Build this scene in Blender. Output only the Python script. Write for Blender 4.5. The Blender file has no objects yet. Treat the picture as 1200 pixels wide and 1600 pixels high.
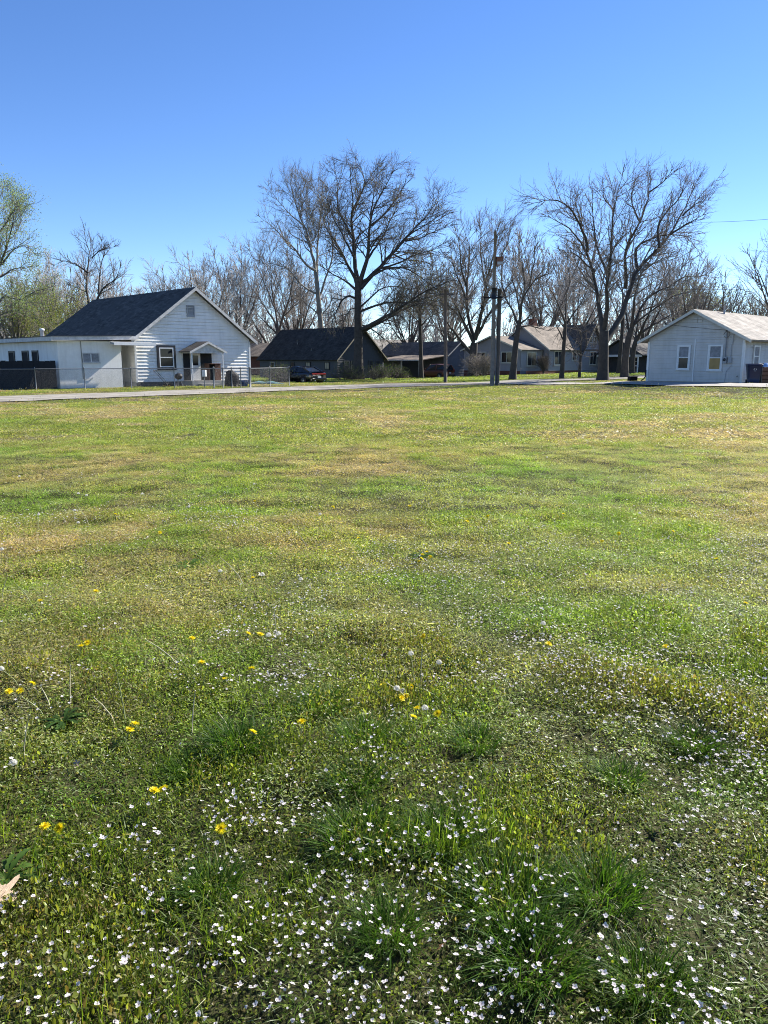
import bpy, math, random
import numpy as np
from mathutils import Vector

scene = bpy.context.scene
COL = scene.collection
R = math.radians

# ------------------------------------------------------------------ camera
CAM_H, PITCH, F = 1.6, R(11.22), 1200.0          # focal length in photo pixels (1200 x 1600)
cam_data = bpy.data.cameras.new('camera')
cam_data.sensor_fit = 'HORIZONTAL'
cam_data.sensor_width = 36.0
cam_data.lens = 36.0 * F / 1200.0
cam_data.clip_start = 0.05
cam_data.clip_end = 5000.0
cam = bpy.data.objects.new('camera', cam_data)
COL.objects.link(cam)
cam.location = (0, 0, CAM_H)
cam.rotation_euler = (R(90) - PITCH, 0, 0)
scene.camera = cam

# ------------------------------------------------------------------ sky, sun, exposure
SUN_AZ, SUN_EL = R(52.6), R(36.0)                 # sun stands behind the houses, to the right
world = bpy.data.worlds.new("World")
scene.world = world
world.use_nodes = True
wn, wl = world.node_tree.nodes, world.node_tree.links
wn.clear()
sky = wn.new('ShaderNodeTexSky')
sky.sky_type = 'NISHITA'
sky.sun_disc = False
sky.sun_elevation = SUN_EL
sky.sun_rotation = SUN_AZ
sky.altitude = 300
sky.air_density = 0.75
sky.dust_density = 0.03
sky.ozone_density = 3.0
bg = wn.new('ShaderNodeBackground')
bg.inputs['Strength'].default_value = 0.088
wo = wn.new('ShaderNodeOutputWorld')
hsv = wn.new('ShaderNodeHueSaturation')
hsv.inputs['Hue'].default_value = 0.508
hsv.inputs['Saturation'].default_value = 1.17
wl.new(sky.outputs[0], hsv.inputs['Color'])
wl.new(hsv.outputs[0], bg.inputs['Color'])
wl.new(bg.outputs[0], wo.inputs['Surface'])

sun_data = bpy.data.lights.new('sun', 'SUN')
sun_data.energy = 5.0
sun_data.angle = R(0.53)
sun_data.color = (1.0, 0.95, 0.87)
sun = bpy.data.objects.new('sun', sun_data)
COL.objects.link(sun)
sun.location = (40, 30, 40)
sun.rotation_euler = (R(90) - SUN_EL, 0, R(180) - SUN_AZ)

scene.view_settings.view_transform = 'Standard'
scene.view_settings.look = 'None'
scene.view_settings.exposure = 1.25
scene.view_settings.gamma = 1.0
scene.cycles.max_bounces = 8
scene.cycles.diffuse_bounces = 3
scene.cycles.glossy_bounces = 2
scene.cycles.transmission_bounces = 3
scene.cycles.caustics_reflective = False
scene.cycles.caustics_refractive = False
scene.cycles.use_denoising = True
scene.cycles.denoising_prefilter = 'NONE'
scene.cycles.use_adaptive_sampling = False
scene.cycles.pixel_filter_type = 'BLACKMAN_HARRIS'
scene.cycles.filter_width = 1.0

# ------------------------------------------------------------------ helpers
def tag(o, label=None, cat=None, group=None, kind=None):
    if label: o['label'] = label
    if cat: o['category'] = cat
    if group: o['group'] = group
    if kind: o['kind'] = kind
    return o

def thing(name, label, cat, loc=(0, 0, 0), rz=0.0, group=None):
    o = bpy.data.objects.new(name, None)
    o.empty_display_size = 0.2
    COL.objects.link(o)
    o.location = loc
    o.rotation_euler = (0, 0, rz)
    return tag(o, label, cat, group)

def np_mesh(name, V, F4=None, F3=None, smooth=False, col=None):
    """mesh straight from numpy arrays: quads F4 (n,4), triangles F3 (m,3)"""
    me = bpy.data.meshes.new(name)
    V = np.asarray(V, dtype=np.float32)
    parts, sizes = [], []
    if F4 is not None and len(F4):
        parts.append(np.asarray(F4, dtype=np.int32).ravel()); sizes.append(np.full(len(F4), 4, np.int32))
    if F3 is not None and len(F3):
        parts.append(np.asarray(F3, dtype=np.int32).ravel()); sizes.append(np.full(len(F3), 3, np.int32))
    loops = np.concatenate(parts); sz = np.concatenate(sizes)
    starts = np.concatenate([[0], np.cumsum(sz)[:-1]]).astype(np.int32)
    me.vertices.add(len(V)); me.vertices.foreach_set('co', V.ravel())
    me.loops.add(len(loops)); me.loops.foreach_set('vertex_index', loops)
    me.polygons.add(len(sz)); me.polygons.foreach_set('loop_start', starts)
    if smooth: me.polygons.foreach_set('use_smooth', np.ones(len(sz), dtype=bool))
    me.update(calc_edges=True)
    if col is not None:
        a = me.attributes.new('col', 'FLOAT_COLOR', 'POINT')
        c = np.ones((len(V), 4), np.float32); c[:, :3] = col
        a.data.foreach_set('color', c.ravel())
    return me

def link(name, me, m=None, parent=None, loc=None):
    o = bpy.data.objects.new(name, me)
    COL.objects.link(o)
    if m is not None and len(me.materials) == 0: me.materials.append(m)
    if parent: o.parent = parent
    if loc is not None: o.location = loc
    return o

class MB:
    """collects boxes, slabs, tubes and lathes; build() links them as ONE mesh object"""
    def __init__(s): s.v = []; s.f = []; s.sm = []
    def add(s, vs, fs, smooth=False):
        b = len(s.v); s.v += [tuple(p) for p in vs]
        s.f += [tuple(i + b for i in f) for f in fs]; s.sm += [smooth] * len(fs)
        return s
    def box(s, x0, x1, y0, y1, z0, z1):
        vs = [(x0,y0,z0),(x1,y0,z0),(x1,y1,z0),(x0,y1,z0),(x0,y0,z1),(x1,y0,z1),(x1,y1,z1),(x0,y1,z1)]
        return s.add(vs, [(0,3,2,1),(4,5,6,7),(0,1,5,4),(1,2,6,5),(2,3,7,6),(3,0,4,7)])
    def hexa(s, a, b):
        """a, b: two quads (4 points each) facing each other"""
        return s.add(list(a) + list(b), [(3,2,1,0),(4,5,6,7),(0,1,5,4),(1,2,6,5),(2,3,7,6),(3,0,4,7)])
    def slab(s, pts, t, n=None):
        p = [Vector(q) for q in pts]
        if n is None:
            n = (p[1]-p[0]).cross(p[3]-p[0]).normalized()
            if n.z < 0: n = -n
        return s.hexa([q - n*t for q in p], p)
    def bar(s, p, q, w, h=None, up=(0,0,1)):
        p, q = Vector(p), Vector(q); h = h or w
        d = (q-p).normalized(); u = Vector(up)
        if abs(d.dot(u)) > .95: u = Vector((1,0,0))
        a = d.cross(u).normalized(); b = a.cross(d).normalized()
        c = [a*w/2+b*h/2, a*w/2-b*h/2, -a*w/2-b*h/2, -a*w/2+b*h/2]
        return s.hexa([p+k for k in c], [q+k for k in c])
    def tube(s, pts, rad, n=8, cap=True):
        pts = [Vector(p) for p in pts]
        if not hasattr(rad, '__len__'): rad = [rad]*len(pts)
        vs, fs = [], []
        mean = (pts[-1]-pts[0]).normalized()
        ref = Vector((1,0,0)) if abs(mean.z) > .7 else Vector((0,0,1))
        for i, p in enumerate(pts):
            d = (pts[min(i+1,len(pts)-1)]-pts[max(i-1,0)]).normalized()
            a = d.cross(ref).normalized(); b = d.cross(a).normalized()
            for k in range(n):
                t = 2*math.pi*k/n
                vs.append(p+(a*math.cos(t)+b*math.sin(t))*rad[i])
        for i in range(len(pts)-1):
            for k in range(n):
                fs.append((i*n+k, i*n+(k+1)%n, (i+1)*n+(k+1)%n, (i+1)*n+k))
        s.add(vs, fs, True)
        if cap:
            m = len(s.v)-len(vs)
            s.f.append(tuple(m+k for k in range(n))); s.sm.append(False)
            s.f.append(tuple(m+(len(pts)-1)*n+k for k in reversed(range(n)))); s.sm.append(False)
        return s
    def lathe(s, c, prof, n=20, axis='z'):
        vs, fs = [], []
        for (r, z) in prof:
            for k in range(n):
                t = 2*math.pi*k/n
                q = (r*math.cos(t), r*math.sin(t), z)
                if axis == 'y': q = (q[0], q[2], q[1])
                if axis == 'x': q = (q[2], q[0], q[1])
                vs.append((c[0]+q[0], c[1]+q[1], c[2]+q[2]))
        for i in range(len(prof)-1):
            for k in range(n):
                fs.append((i*n+k, i*n+(k+1)%n, (i+1)*n+(k+1)%n, (i+1)*n+k))
        return s.add(vs, fs, True)
    def loft(s, rings, smooth=True, cap=True):
        n = len(rings[0]); vs = [p for r in rings for p in r]; fs = []
        for i in range(len(rings)-1):
            for k in range(n):
                fs.append((i*n+k, i*n+(k+1)%n, (i+1)*n+(k+1)%n, (i+1)*n+k))
        if cap: fs += [tuple(range(n)), tuple(reversed(range((len(rings)-1)*n, len(rings)*n)))]
        return s.add(vs, fs, smooth)
    def build(s, name, m, parent=None, bevel=0):
        me = bpy.data.meshes.new(name)
        me.from_pydata(s.v, [], s.f)
        me.polygons.foreach_set('use_smooth', s.sm)
        me.update()
        o = link(name, me, m, parent)
        if bevel:
            b = o.modifiers.new('bevel', 'BEVEL'); b.width = bevel; b.segments = 2
            b.limit_method = 'ANGLE'; b.angle_limit = R(35)
        return o

# ------------------------------------------------------------------ terrain and pixel rays
CTRL = np.array([
    (-15,0,0),(0,0,0),(15,0,0),(-15,12,0),(-5,12,0),(5,12,0),(15,12,0),(-22,24,0),(-8,24,0),(4,24,0),(13,24,.05),
    (-15,35,0),(-3,35,0),(7,36,0),(-14.6,46,.02),(-10,52,0),(-5,46,0),(0,50,0),(9,50,.0),(5,55,-.05),(-22,58,0),(-30,48,0),
    (-6,65,-.45),(-9,66,-.45),(-3.5,80,-.42),(0,90,-.5),(-8,95,-.5),(6,92,-.6),(2,100,-.6),(11,96,-.45),(18,88,.0),(24,92,.1),(12,66,0.0),(14,74,0),
    (15.5,57,.12),(18,43,.38),(20,40,.40),(17,46,.36),(22,47,.42),(12,50,.12),(28,60,.3),(24,75,.2),(35,45,.4),
    (0,140,-.5),(40,140,0),(-50,140,-.3),(-40,90,-.2),(-80,80,0),(80,80,.3),(0,300,0),(-200,200,0),(200,200,0),(0,-40,0),(-40,0,0),(40,0,0)], float)
def H(x, y):
    x = np.asarray(x, float); y = np.asarray(y, float)
    d2 = (x[..., None]-CTRL[:, 0])**2 + (y[..., None]-CTRL[:, 1])**2
    w = 1.0/(d2+2.0)**1.7
    return (w*CTRL[:, 2]).sum(-1)/w.sum(-1)
def ray(px, py):
    a, b = (px-600)/F, (800-py)/F
    return np.array([a, math.cos(PITCH)+b*math.sin(PITCH), -math.sin(PITCH)+b*math.cos(PITCH)])
def at(px, py, Y):
    """world point on the ray of a photo pixel at distance Y"""
    d = ray(px, py); t = Y/d[1]
    return np.array([d[0]*t, Y, CAM_H+d[2]*t])
def foot(px, Y):
    """ground point seen in photo column px at distance Y"""
    x = (px-600)*Y/1223.0
    for _ in range(3):
        z = float(H(x, Y)); zc = Y*math.cos(PITCH)-(z-CAM_H)*math.sin(PITCH)
        x = (px-600)/F*zc
    return np.array([x, Y, float(H(x, Y))])
def lawn_pt(px, py):
    d = ray(px, py); t = -CAM_H/d[2]
    return np.array([d[0]*t, d[1]*t, 0.0])

# smooth random fields on the ground
def vnoise(x, y, seed=0):
    xi, yi = np.floor(x).astype(np.int64), np.floor(y).astype(np.int64)
    xf, yf = x-xi, y-yi
    def h(a, b):
        n = (a*374761393 + b*668265263 + seed*982451653) & 0x7fffffff
        n = ((n ^ (n >> 13))*1274126177) & 0x7fffffff
        n = (n ^ (n >> 16)) & 0xffffff
        return n/float(0xffffff)
    u, v = xf*xf*(3-2*xf), yf*yf*(3-2*yf)
    return (h(xi, yi)*(1-u)+h(xi+1, yi)*u)*(1-v)+(h(xi, yi+1)*(1-u)+h(xi+1, yi+1)*u)*v
def fbm(x, y, seed=0, o=4):
    s = 0; a = .5; t = 0
    for k in range(o):
        s = s+a*vnoise(x*2**k+17.3*k, y*2**k-9.1*k, seed+k); t += a; a *= .5
    return s/t
def bump(x, y):
    """small unevenness of the lawn near the camera, metres"""
    x = np.asarray(x, float); y = np.asarray(y, float)
    return (fbm(x*1.1, y*1.1, 3, 3)-.5)*.10 + (fbm(x*3.6, y*3.6, 8, 2)-.5)*.06

# ------------------------------------------------------------------ materials
def newmat(name):
    m = bpy.data.materials.new(name); m.use_nodes = True
    nt = m.node_tree; p = nt.nodes['Principled BSDF']
    return m, nt, p
def nz(nt, scale, detail=4, rough=.6, vec=None, coord='Object'):
    n = nt.nodes.new('ShaderNodeTexNoise'); n.inputs['Scale'].default_value = scale
    n.inputs['Detail'].default_value = detail; n.inputs['Roughness'].default_value = rough
    if vec is None:
        t = nt.nodes.new('ShaderNodeTexCoord'); vec = t.outputs[coord]
    nt.links.new(vec, n.inputs['Vector'])
    return n
def ramp(nt, fac, stops):
    r = nt.nodes.new('ShaderNodeValToRGB'); e = r.color_ramp.elements
    while len(e) < len(stops): e.new(.5)
    for k, (p, c) in enumerate(stops):
        e[k].position = p; e[k].color = (*c, 1)
    nt.links.new(fac, r.inputs[0]); return r
def mul(nt, a, b, fac=1.0, mode='MULTIPLY'):
    n = nt.nodes.new('ShaderNodeMix'); n.data_type = 'RGBA'; n.blend_type = mode
    n.inputs[0].default_value = fac
    nt.links.new(a, n.inputs[6]); nt.links.new(b, n.inputs[7]); return n.outputs[2]
def setbump(nt, p, h, strength=.3, dist=.02):
    b = nt.nodes.new('ShaderNodeBump'); b.inputs['Strength'].default_value = strength; b.inputs['Distance'].default_value = dist
    nt.links.new(h, b.inputs['Height']); nt.links.new(b.outputs[0], p.inputs['Normal'])
def mat(name, c, rough=.6, var=.25, scale=6.0, bump_=0.15, metal=0.0, spec=.4, c2=None, coord='Object'):
    m, nt, p = newmat(name)
    c2 = c2 or tuple(v*(1-var) for v in c)
    n = nz(nt, scale, 5, .65, coord=coord)
    r = ramp(nt, n.outputs['Fac'], [(.3, c2), (.65, c)])
    nt.links.new(r.outputs[0], p.inputs['Base Color'])
    p.inputs['Roughness'].default_value = rough; p.inputs['Metallic'].default_value = metal
    p.inputs['Specular IOR Level'].default_value = spec
    if bump_:
        n2 = nz(nt, scale*6, 4); setbump(nt, p, n2.outputs['Fac'], bump_, .01)
    return m
def shingle(name, c, c2, axis='y', rough=.85, wear=None):
    """courses of shingles; axis = direction of the ridge in house coordinates"""
    m, nt, p = newmat(name)
    tc = nt.nodes.new('ShaderNodeTexCoord'); sp = nt.nodes.new('ShaderNodeSeparateXYZ'); cb = nt.nodes.new('ShaderNodeCombineXYZ')
    nt.links.new(tc.outputs['Object'], sp.inputs[0])
    nt.links.new(sp.outputs['Y' if axis == 'y' else 'X'], cb.inputs[0]); nt.links.new(sp.outputs['Z'], cb.inputs[1])
    b = nt.nodes.new('ShaderNodeTexBrick')
    b.inputs['Scale'].default_value = 1.0; b.inputs['Brick Width'].default_value = .33; b.inputs['Row Height'].default_value = .085
    b.inputs['Mortar Size'].default_value = .006; b.inputs['Bias'].default_value = -.1
    b.inputs['Color1'].default_value = (*c, 1); b.inputs['Color2'].default_value = (*c2, 1)
    b.inputs['Mortar'].default_value = (*[v*.4 for v in c], 1)
    nt.links.new(cb.outputs[0], b.inputs['Vector'])
    n = nz(nt, 1.2, 6, .7); r = ramp(nt, n.outputs['Fac'], [(.3, (.55,.55,.55)), (.7, (1.35,1.32,1.28))])
    out = mul(nt, b.outputs['Color'], r.outputs[0])
    if wear:
        n3 = nz(nt, .5, 5, .7); r3 = ramp(nt, n3.outputs['Fac'], [(.5, (0,0,0)), (.62, (1,1,1))])
        mx = nt.nodes.new('ShaderNodeMix'); mx.data_type = 'RGBA'
        nt.links.new(r3.outputs[0], mx.inputs[0]); nt.links.new(out, mx.inputs[6]); mx.inputs[7].default_value = (*wear, 1)
        out = mx.outputs[2]
    nt.links.new(out, p.inputs['Base Color']); p.inputs['Roughness'].default_value = rough
    p.inputs['Specular IOR Level'].default_value = .08
    setbump(nt, p, b.outputs['Fac'], -.4, .012)
    return m
def leafmat(name, base=(1, 1, 1), trans=.45, rough=.45, spec=.35, tone=True, tcol=(1.25, 1.35, .55)):
    """leaf: colour from the mesh's own col attribute, times the plant's tone, part of the light passing through"""
    m, nt, p = newmat(name)
    a = nt.nodes.new('ShaderNodeAttribute'); a.attribute_name = 'col'
    c = a.outputs['Color']
    if tone:
        t = nt.nodes.new('ShaderNodeAttribute'); t.attribute_type = 'INSTANCER'; t.attribute_name = 'tone'
        c = mul(nt, c, t.outputs['Vector'])
    nt.links.new(c, p.inputs['Base Color'])
    p.inputs['Roughness'].default_value = rough; p.inputs['Specular IOR Level'].default_value = spec
    tr = nt.nodes.new('ShaderNodeBsdfTranslucent')
    k = nt.nodes.new('ShaderNodeRGB'); k.outputs[0].default_value = (*tcol, 1)
    nt.links.new(mul(nt, c, k.outputs[0]), tr.inputs['Color'])
    mx = nt.nodes.new('ShaderNodeMixShader'); mx.inputs[0].default_value = trans
    nt.links.new(p.outputs[0], mx.inputs[1]); nt.links.new(tr.outputs[0], mx.inputs[2])
    nt.links.new(mx.outputs[0], nt.nodes['Material Output'].inputs['Surface'])
    return m

M = {}
M['white_siding'] = mat('white_siding', (.82,.80,.75), .5, .07, 3, .08)
def streaked(name, c, amt, rough):
    m, nt, p = newmat(name)
    tc = nt.nodes.new('ShaderNodeTexCoord'); mp = nt.nodes.new('ShaderNodeMapping'); mp.inputs['Scale'].default_value = (2.2, 2.2, .28)
    nt.links.new(tc.outputs['Object'], mp.inputs[0])
    n = nz(nt, 1.5, 7, .7, vec=mp.outputs[0]); r = ramp(nt, n.outputs['Fac'], [(.36, tuple(v*(1-amt) for v in c)), (.55, c)])
    n2 = nz(nt, .9, 6, .7); r2 = ramp(nt, n2.outputs['Fac'], [(.3, (.86,.85,.82)), (.6, (1,1,1))])
    nt.links.new(mul(nt, r.outputs[0], r2.outputs[0]), p.inputs['Base Color']); p.inputs['Roughness'].default_value = rough; p.inputs['Specular IOR Level'].default_value = .3
    return m
M['white_siding'] = streaked('white_siding', (.90,.88,.83), .09, .55)
M['white_block'] = streaked('white_painted_block', (.88,.86,.81), .09, .7)
M['grey_white_siding'] = streaked('grey_white_siding', (.62,.60,.57), .10, .55)
M['grey_siding'] = mat('grey_siding', (.33,.325,.335), .55, .12, 3, .1)
M['slate_siding'] = mat('slate_siding', (.16,.17,.185), .6, .15, 3, .1)
M['dark_siding'] = mat('dark_siding', (.06,.066,.074), .6, .2, 3, .1)
M['white_trim'] = mat('white_trim', (.78,.78,.76), .5, .12, 8, .1)
M['worn_trim'] = mat('worn_trim', (.66,.64,.60), .7, .35, 5, .2)
M['cream_trim'] = mat('cream_trim', (.62,.60,.52), .6, .15, 8, .1)
M['tan_trim'] = mat('tan_trim', (.42,.36,.25), .7, .2, 8, .1)
M['black_trim'] = mat('black_trim', (.02,.02,.024), .5, .2, 8, .1)
M['soffit'] = mat('soffit', (.42,.42,.42), .7, .2, 4, .1)
M['concrete'] = mat('concrete', (.34,.33,.31), .85, .3, 5, .4)
M['dark_foundation'] = mat('dark_foundation', (.10,.095,.09), .9, .3, 5, .4)
M['black_shingle'] = shingle('black_shingle', (.125,.12,.112), (.065,.064,.062), 'y', wear=(.085,.082,.078))
M['charcoal_shingle'] = shingle('charcoal_shingle', (.075,.072,.068), (.048,.046,.044), 'y')
M['grey_shingle_y'] = shingle('grey_shingle_ridge_away', (.13,.12,.11), (.09,.085,.08), 'y')
M['tan_shingle_x'] = shingle('tan_shingle', (.27,.235,.20), (.21,.185,.16), 'x')
M['tan_shingle_y'] = shingle('tan_shingle_ridge_away', (.26,.225,.19), (.20,.175,.15), 'y')
M['worn_shingle'] = shingle('worn_shingle', (.30,.25,.20), (.23,.19,.16), 'y', wear=(.15,.13,.115))
M['pale_shingle'] = shingle('pale_shingle', (.38,.355,.32), (.30,.28,.255), 'x', wear=(.25,.235,.215))
M['grey_shingle_x'] = shingle('grey_shingle', (.13,.125,.12), (.09,.088,.085), 'x')
M['brick'] = mat('red_brown_brick', (.19,.075,.05), .85, .35, 9, .4)
M['dark_interior'] = mat('dark_interior', (.02,.02,.022), .9, .3, 4, 0)
M['galv'] = mat('galvanised_steel', (.26,.265,.27), .6, .25, 12, .05, metal=.2)
M['wire'] = mat('fence_wire', (.17,.17,.17), .6, .2, 12, 0)
M['pole_wood'] = mat('weathered_pole_wood', (.27,.22,.17), .85, .45, 3, .5)
M['dark_pole'] = mat('dark_pole_wood', (.13,.105,.085), .85, .4, 4, .5)
M['bark_dark'] = mat('dark_bark', (.085,.072,.06), .9, .45, 3.5, .8)
M['bark_grey'] = mat('grey_bark', (.13,.112,.095), .9, .4, 3.5, .8)
M['bark_pale'] = mat('pale_sycamore_bark', (.27,.245,.20), .85, .45, 1.5, .5)
M['twig'] = mat('twig_bark', (.24,.21,.18), .9, .3, 2, 0)
M['twig_dark'] = mat('dark_twig_bark', (.14,.12,.10), .9, .3, 2, 0)
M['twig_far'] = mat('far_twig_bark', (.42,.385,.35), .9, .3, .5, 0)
M['black_paint'] = mat('black_car_paint', (.006,.007,.010), .12, .1, 3, 0, spec=.7)
M['orange_paint'] = mat('orange_car_paint', (.15,.045,.018), .3, .1, 3, 0, spec=.6)
M['glass_dark'] = mat('dark_glass', (.016,.019,.024), .06, .2, 2, 0, spec=.35)
M['glass_grey'] = mat('grey_glass', (.045,.05,.058), .08, .4, 1.6, 0, spec=.28)
M['curtain_and_reflection'] = mat('pale_curtain_and_reflection', (.30,.305,.32), .7, .45, 5, .2)  # also paints the sky reflected in upper sash panes
M['amber_board'] = mat('amber_board', (.42,.27,.09), .5, .3, 2.5, 0)
M['rubber'] = mat('rubber', (.016,.016,.017), .8, .2, 8, .1)
M['rim'] = mat('alloy_rim', (.45,.46,.48), .3, .1, 8, 0, metal=.9)
M['red_lens'] = mat('red_lens', (.30,.012,.014), .15, .15, 6, 0, spec=.6)
M['white_plastic'] = mat('white_plastic', (.72,.73,.72), .4, .08, 6, 0)
M['chrome'] = mat('bright_metal', (.85,.85,.85), .12, .05, 6, 0, metal=1.0)
M['blue_bin'] = mat('dark_blue_plastic', (.016,.024,.062), .45, .15, 6, 0)
M['blue_tub'] = mat('blue_plastic', (.02,.10,.36), .4, .15, 6, 0)
M['black_cover'] = mat('black_vinyl_cover', (.009,.010,.014), .6, .3, 5, .3, spec=.15)
M['black_iron'] = mat('black_enamel', (.010,.010,.012), .55, .2, 6, .05, spec=.2)
M['brown_wood'] = mat('brown_wood', (.17,.075,.042), .6, .35, 7, .3)
M['grey_wood'] = mat('grey_wood', (.24,.23,.21), .8, .3, 7, .3)
M['navy_screen'] = mat('black_privacy_screen', (.010,.012,.016), .75, .3, 5, .2)
M['grey_box'] = mat('grey_meter_box', (.36,.37,.38), .5, .15, 8, .05)
M['rust_box'] = mat('weathered_rust_wood', (.30,.13,.075), .8, .4, 8, .3)
M['green_paint'] = mat('teal_canvas', (.10,.22,.22), .6, .3, 5, .2)

# ------------------------------------------------------------------ tiny geometry-nodes scatter
def scatter(name, P, rz, sc, idx, tone, sources, label, cat):
    """ONE object of uncountable ground cover: source clumps instanced on given points"""
    me = bpy.data.meshes.new(name)
    n = len(P); me.vertices.add(n); me.vertices.foreach_set('co', np.asarray(P, np.float32).ravel())
    def at_(nm, ty, arr, key):
        a = me.attributes.new(nm, ty, 'POINT'); a.data.foreach_set(key, np.asarray(arr).ravel())
    rot = np.zeros((n, 3), np.float32); rot[:, 2] = rz
    if np.ndim(rz) == 2: rot = np.asarray(rz, np.float32)
    at_('rot', 'FLOAT_VECTOR', rot, 'vector')
    s3 = np.asarray(sc, np.float32)
    if s3.ndim == 1: s3 = np.repeat(s3[:, None], 3, 1)
    at_('siz', 'FLOAT_VECTOR', s3, 'vector')
    at_('idx', 'INT', np.asarray(idx, np.int32), 'value')
    at_('tone', 'FLOAT_VECTOR', np.asarray(tone, np.float32), 'vector')
    o = link(name, me)
    c = bpy.data.collections.new(name + '_sources')
    for k, s in enumerate(sources):
        so = bpy.data.objects.new('%s_%03d' % (name, k), s); c.objects.link(so)
    ng = bpy.data.node_groups.new(name + '_scatter', 'GeometryNodeTree')
    ng.interface.new_socket('Geometry', in_out='INPUT', socket_type='NodeSocketGeometry')
    ng.interface.new_socket('Geometry', in_out='OUTPUT', socket_type='NodeSocketGeometry')
    N, Lk = ng.nodes, ng.links
    gi, go = N.new('NodeGroupInput'), N.new('NodeGroupOutput')
    ci = N.new('GeometryNodeCollectionInfo'); ci.inputs['Collection'].default_value = c
    ci.inputs['Separate Children'].default_value = True; ci.inputs['Reset Children'].default_value = True
    ip = N.new('GeometryNodeInstanceOnPoints'); ip.inputs['Pick Instance'].default_value = True
    def na(nm, ty):
        a = N.new('GeometryNodeInputNamedAttribute'); a.data_type = ty; a.inputs['Name'].default_value = nm; return a.outputs[0]
    Lk.new(gi.outputs[0], ip.inputs['Points']); Lk.new(ci.outputs[0], ip.inputs['Instance'])
    Lk.new(na('idx', 'INT'), ip.inputs['Instance Index'])
    er = N.new('FunctionNodeEulerToRotation'); Lk.new(na('rot', 'FLOAT_VECTOR'), er.inputs[0]); Lk.new(er.outputs[0], ip.inputs['Rotation'])
    Lk.new(na('siz', 'FLOAT_VECTOR'), ip.inputs['Scale'])
    Lk.new(ip.outputs[0], go.inputs[0])
    md = o.modifiers.new('scatter', 'NODES'); md.node_group = ng
    return tag(o, label, cat, kind='stuff')

# ================================================================== SETTING: ground, streets
def grid_axis(lo, fine_lo, fine_hi, hi, step, grow=1.12):
    a = list(np.arange(fine_lo, fine_hi, step)); s = step; v = a[-1]
    while v < hi: s *= grow; v += s; a.append(v)
    s = step; v = a[0]; b = []
    while v > lo: s *= grow; v -= s; b.append(v)
    return np.array(b[::-1] + a)
xs = grid_axis(-1500, -5, 5, 1500, .09, 1.07); ys = grid_axis(-1500, -.5, 9, 1800, .09, 1.06)
GX, GY = np.meshgrid(xs, ys)
near = np.clip(1-(np.hypot(GX, GY)-14)/10, 0, 1)
GZ = H(GX, GY) + bump(GX, GY)*near
nx, ny = len(xs), len(ys)
idx = (np.arange(ny-1)[:, None]*nx + np.arange(nx-1)[None, :]).ravel()
lawn_m, nt, p = newmat('lawn_soil_and_thatch')
n1 = nz(nt, 9, 8, .75); n2 = nz(nt, .45, 5, .65); n3 = nz(nt, 60, 4, .7)
a_ = ramp(nt, n1.outputs['Fac'], [(.30, (.016,.016,.008)), (.5, (.045,.043,.022)), (.68, (.11,.10,.06))])
b_ = ramp(nt, n2.outputs['Fac'], [(.35, (.85,1.0,.75)), (.65, (1.15,1.1,1.0))])
c_ = ramp(nt, n3.outputs['Fac'], [(.3, (.55,.55,.55)), (.7, (1.25,1.25,1.25))])
nt.links.new(mul(nt, mul(nt, a_.outputs[0], b_.outputs[0]), c_.outputs[0]), p.inputs['Base Color'])
p.inputs['Roughness'].default_value = .95; p.inputs['Specular IOR Level'].default_value = .1
setbump(nt, p, n3.outputs['Fac'], .5, .02)
ground = link('ground', np_mesh('ground', np.stack([GX, GY, GZ], -1).reshape(-1, 3), np.stack([idx, idx+1, idx+1+nx, idx+nx], 1), smooth=True), lawn_m)
tag(ground, 'flat grassy lot of thin lawn running back to the houses', 'ground', kind='structure')

road_m, nt, p = newmat('pale_worn_asphalt')
n1 = nz(nt, 1.1, 8, .7); n2 = nz(nt, 40, 3, .7)
a_ = ramp(nt, n1.outputs['Fac'], [(.3, (.17,.155,.13)), (.45, (.25,.232,.2)), (.62, (.36,.335,.29))])
c_ = ramp(nt, n2.outputs['Fac'], [(.3, (.7,.7,.7)), (.7, (1.2,1.2,1.2))])
nt.links.new(mul(nt, a_.outputs[0], c_.outputs[0]), p.inputs['Base Color']); p.inputs['Roughness'].default_value = .95; p.inputs['Specular IOR Level'].default_value = .1
setbump(nt, p, n2.outputs['Fac'], .4, .01)
gravel_m = mat('gravel', (.40,.37,.33), .95, .45, 3, .6)

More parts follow.
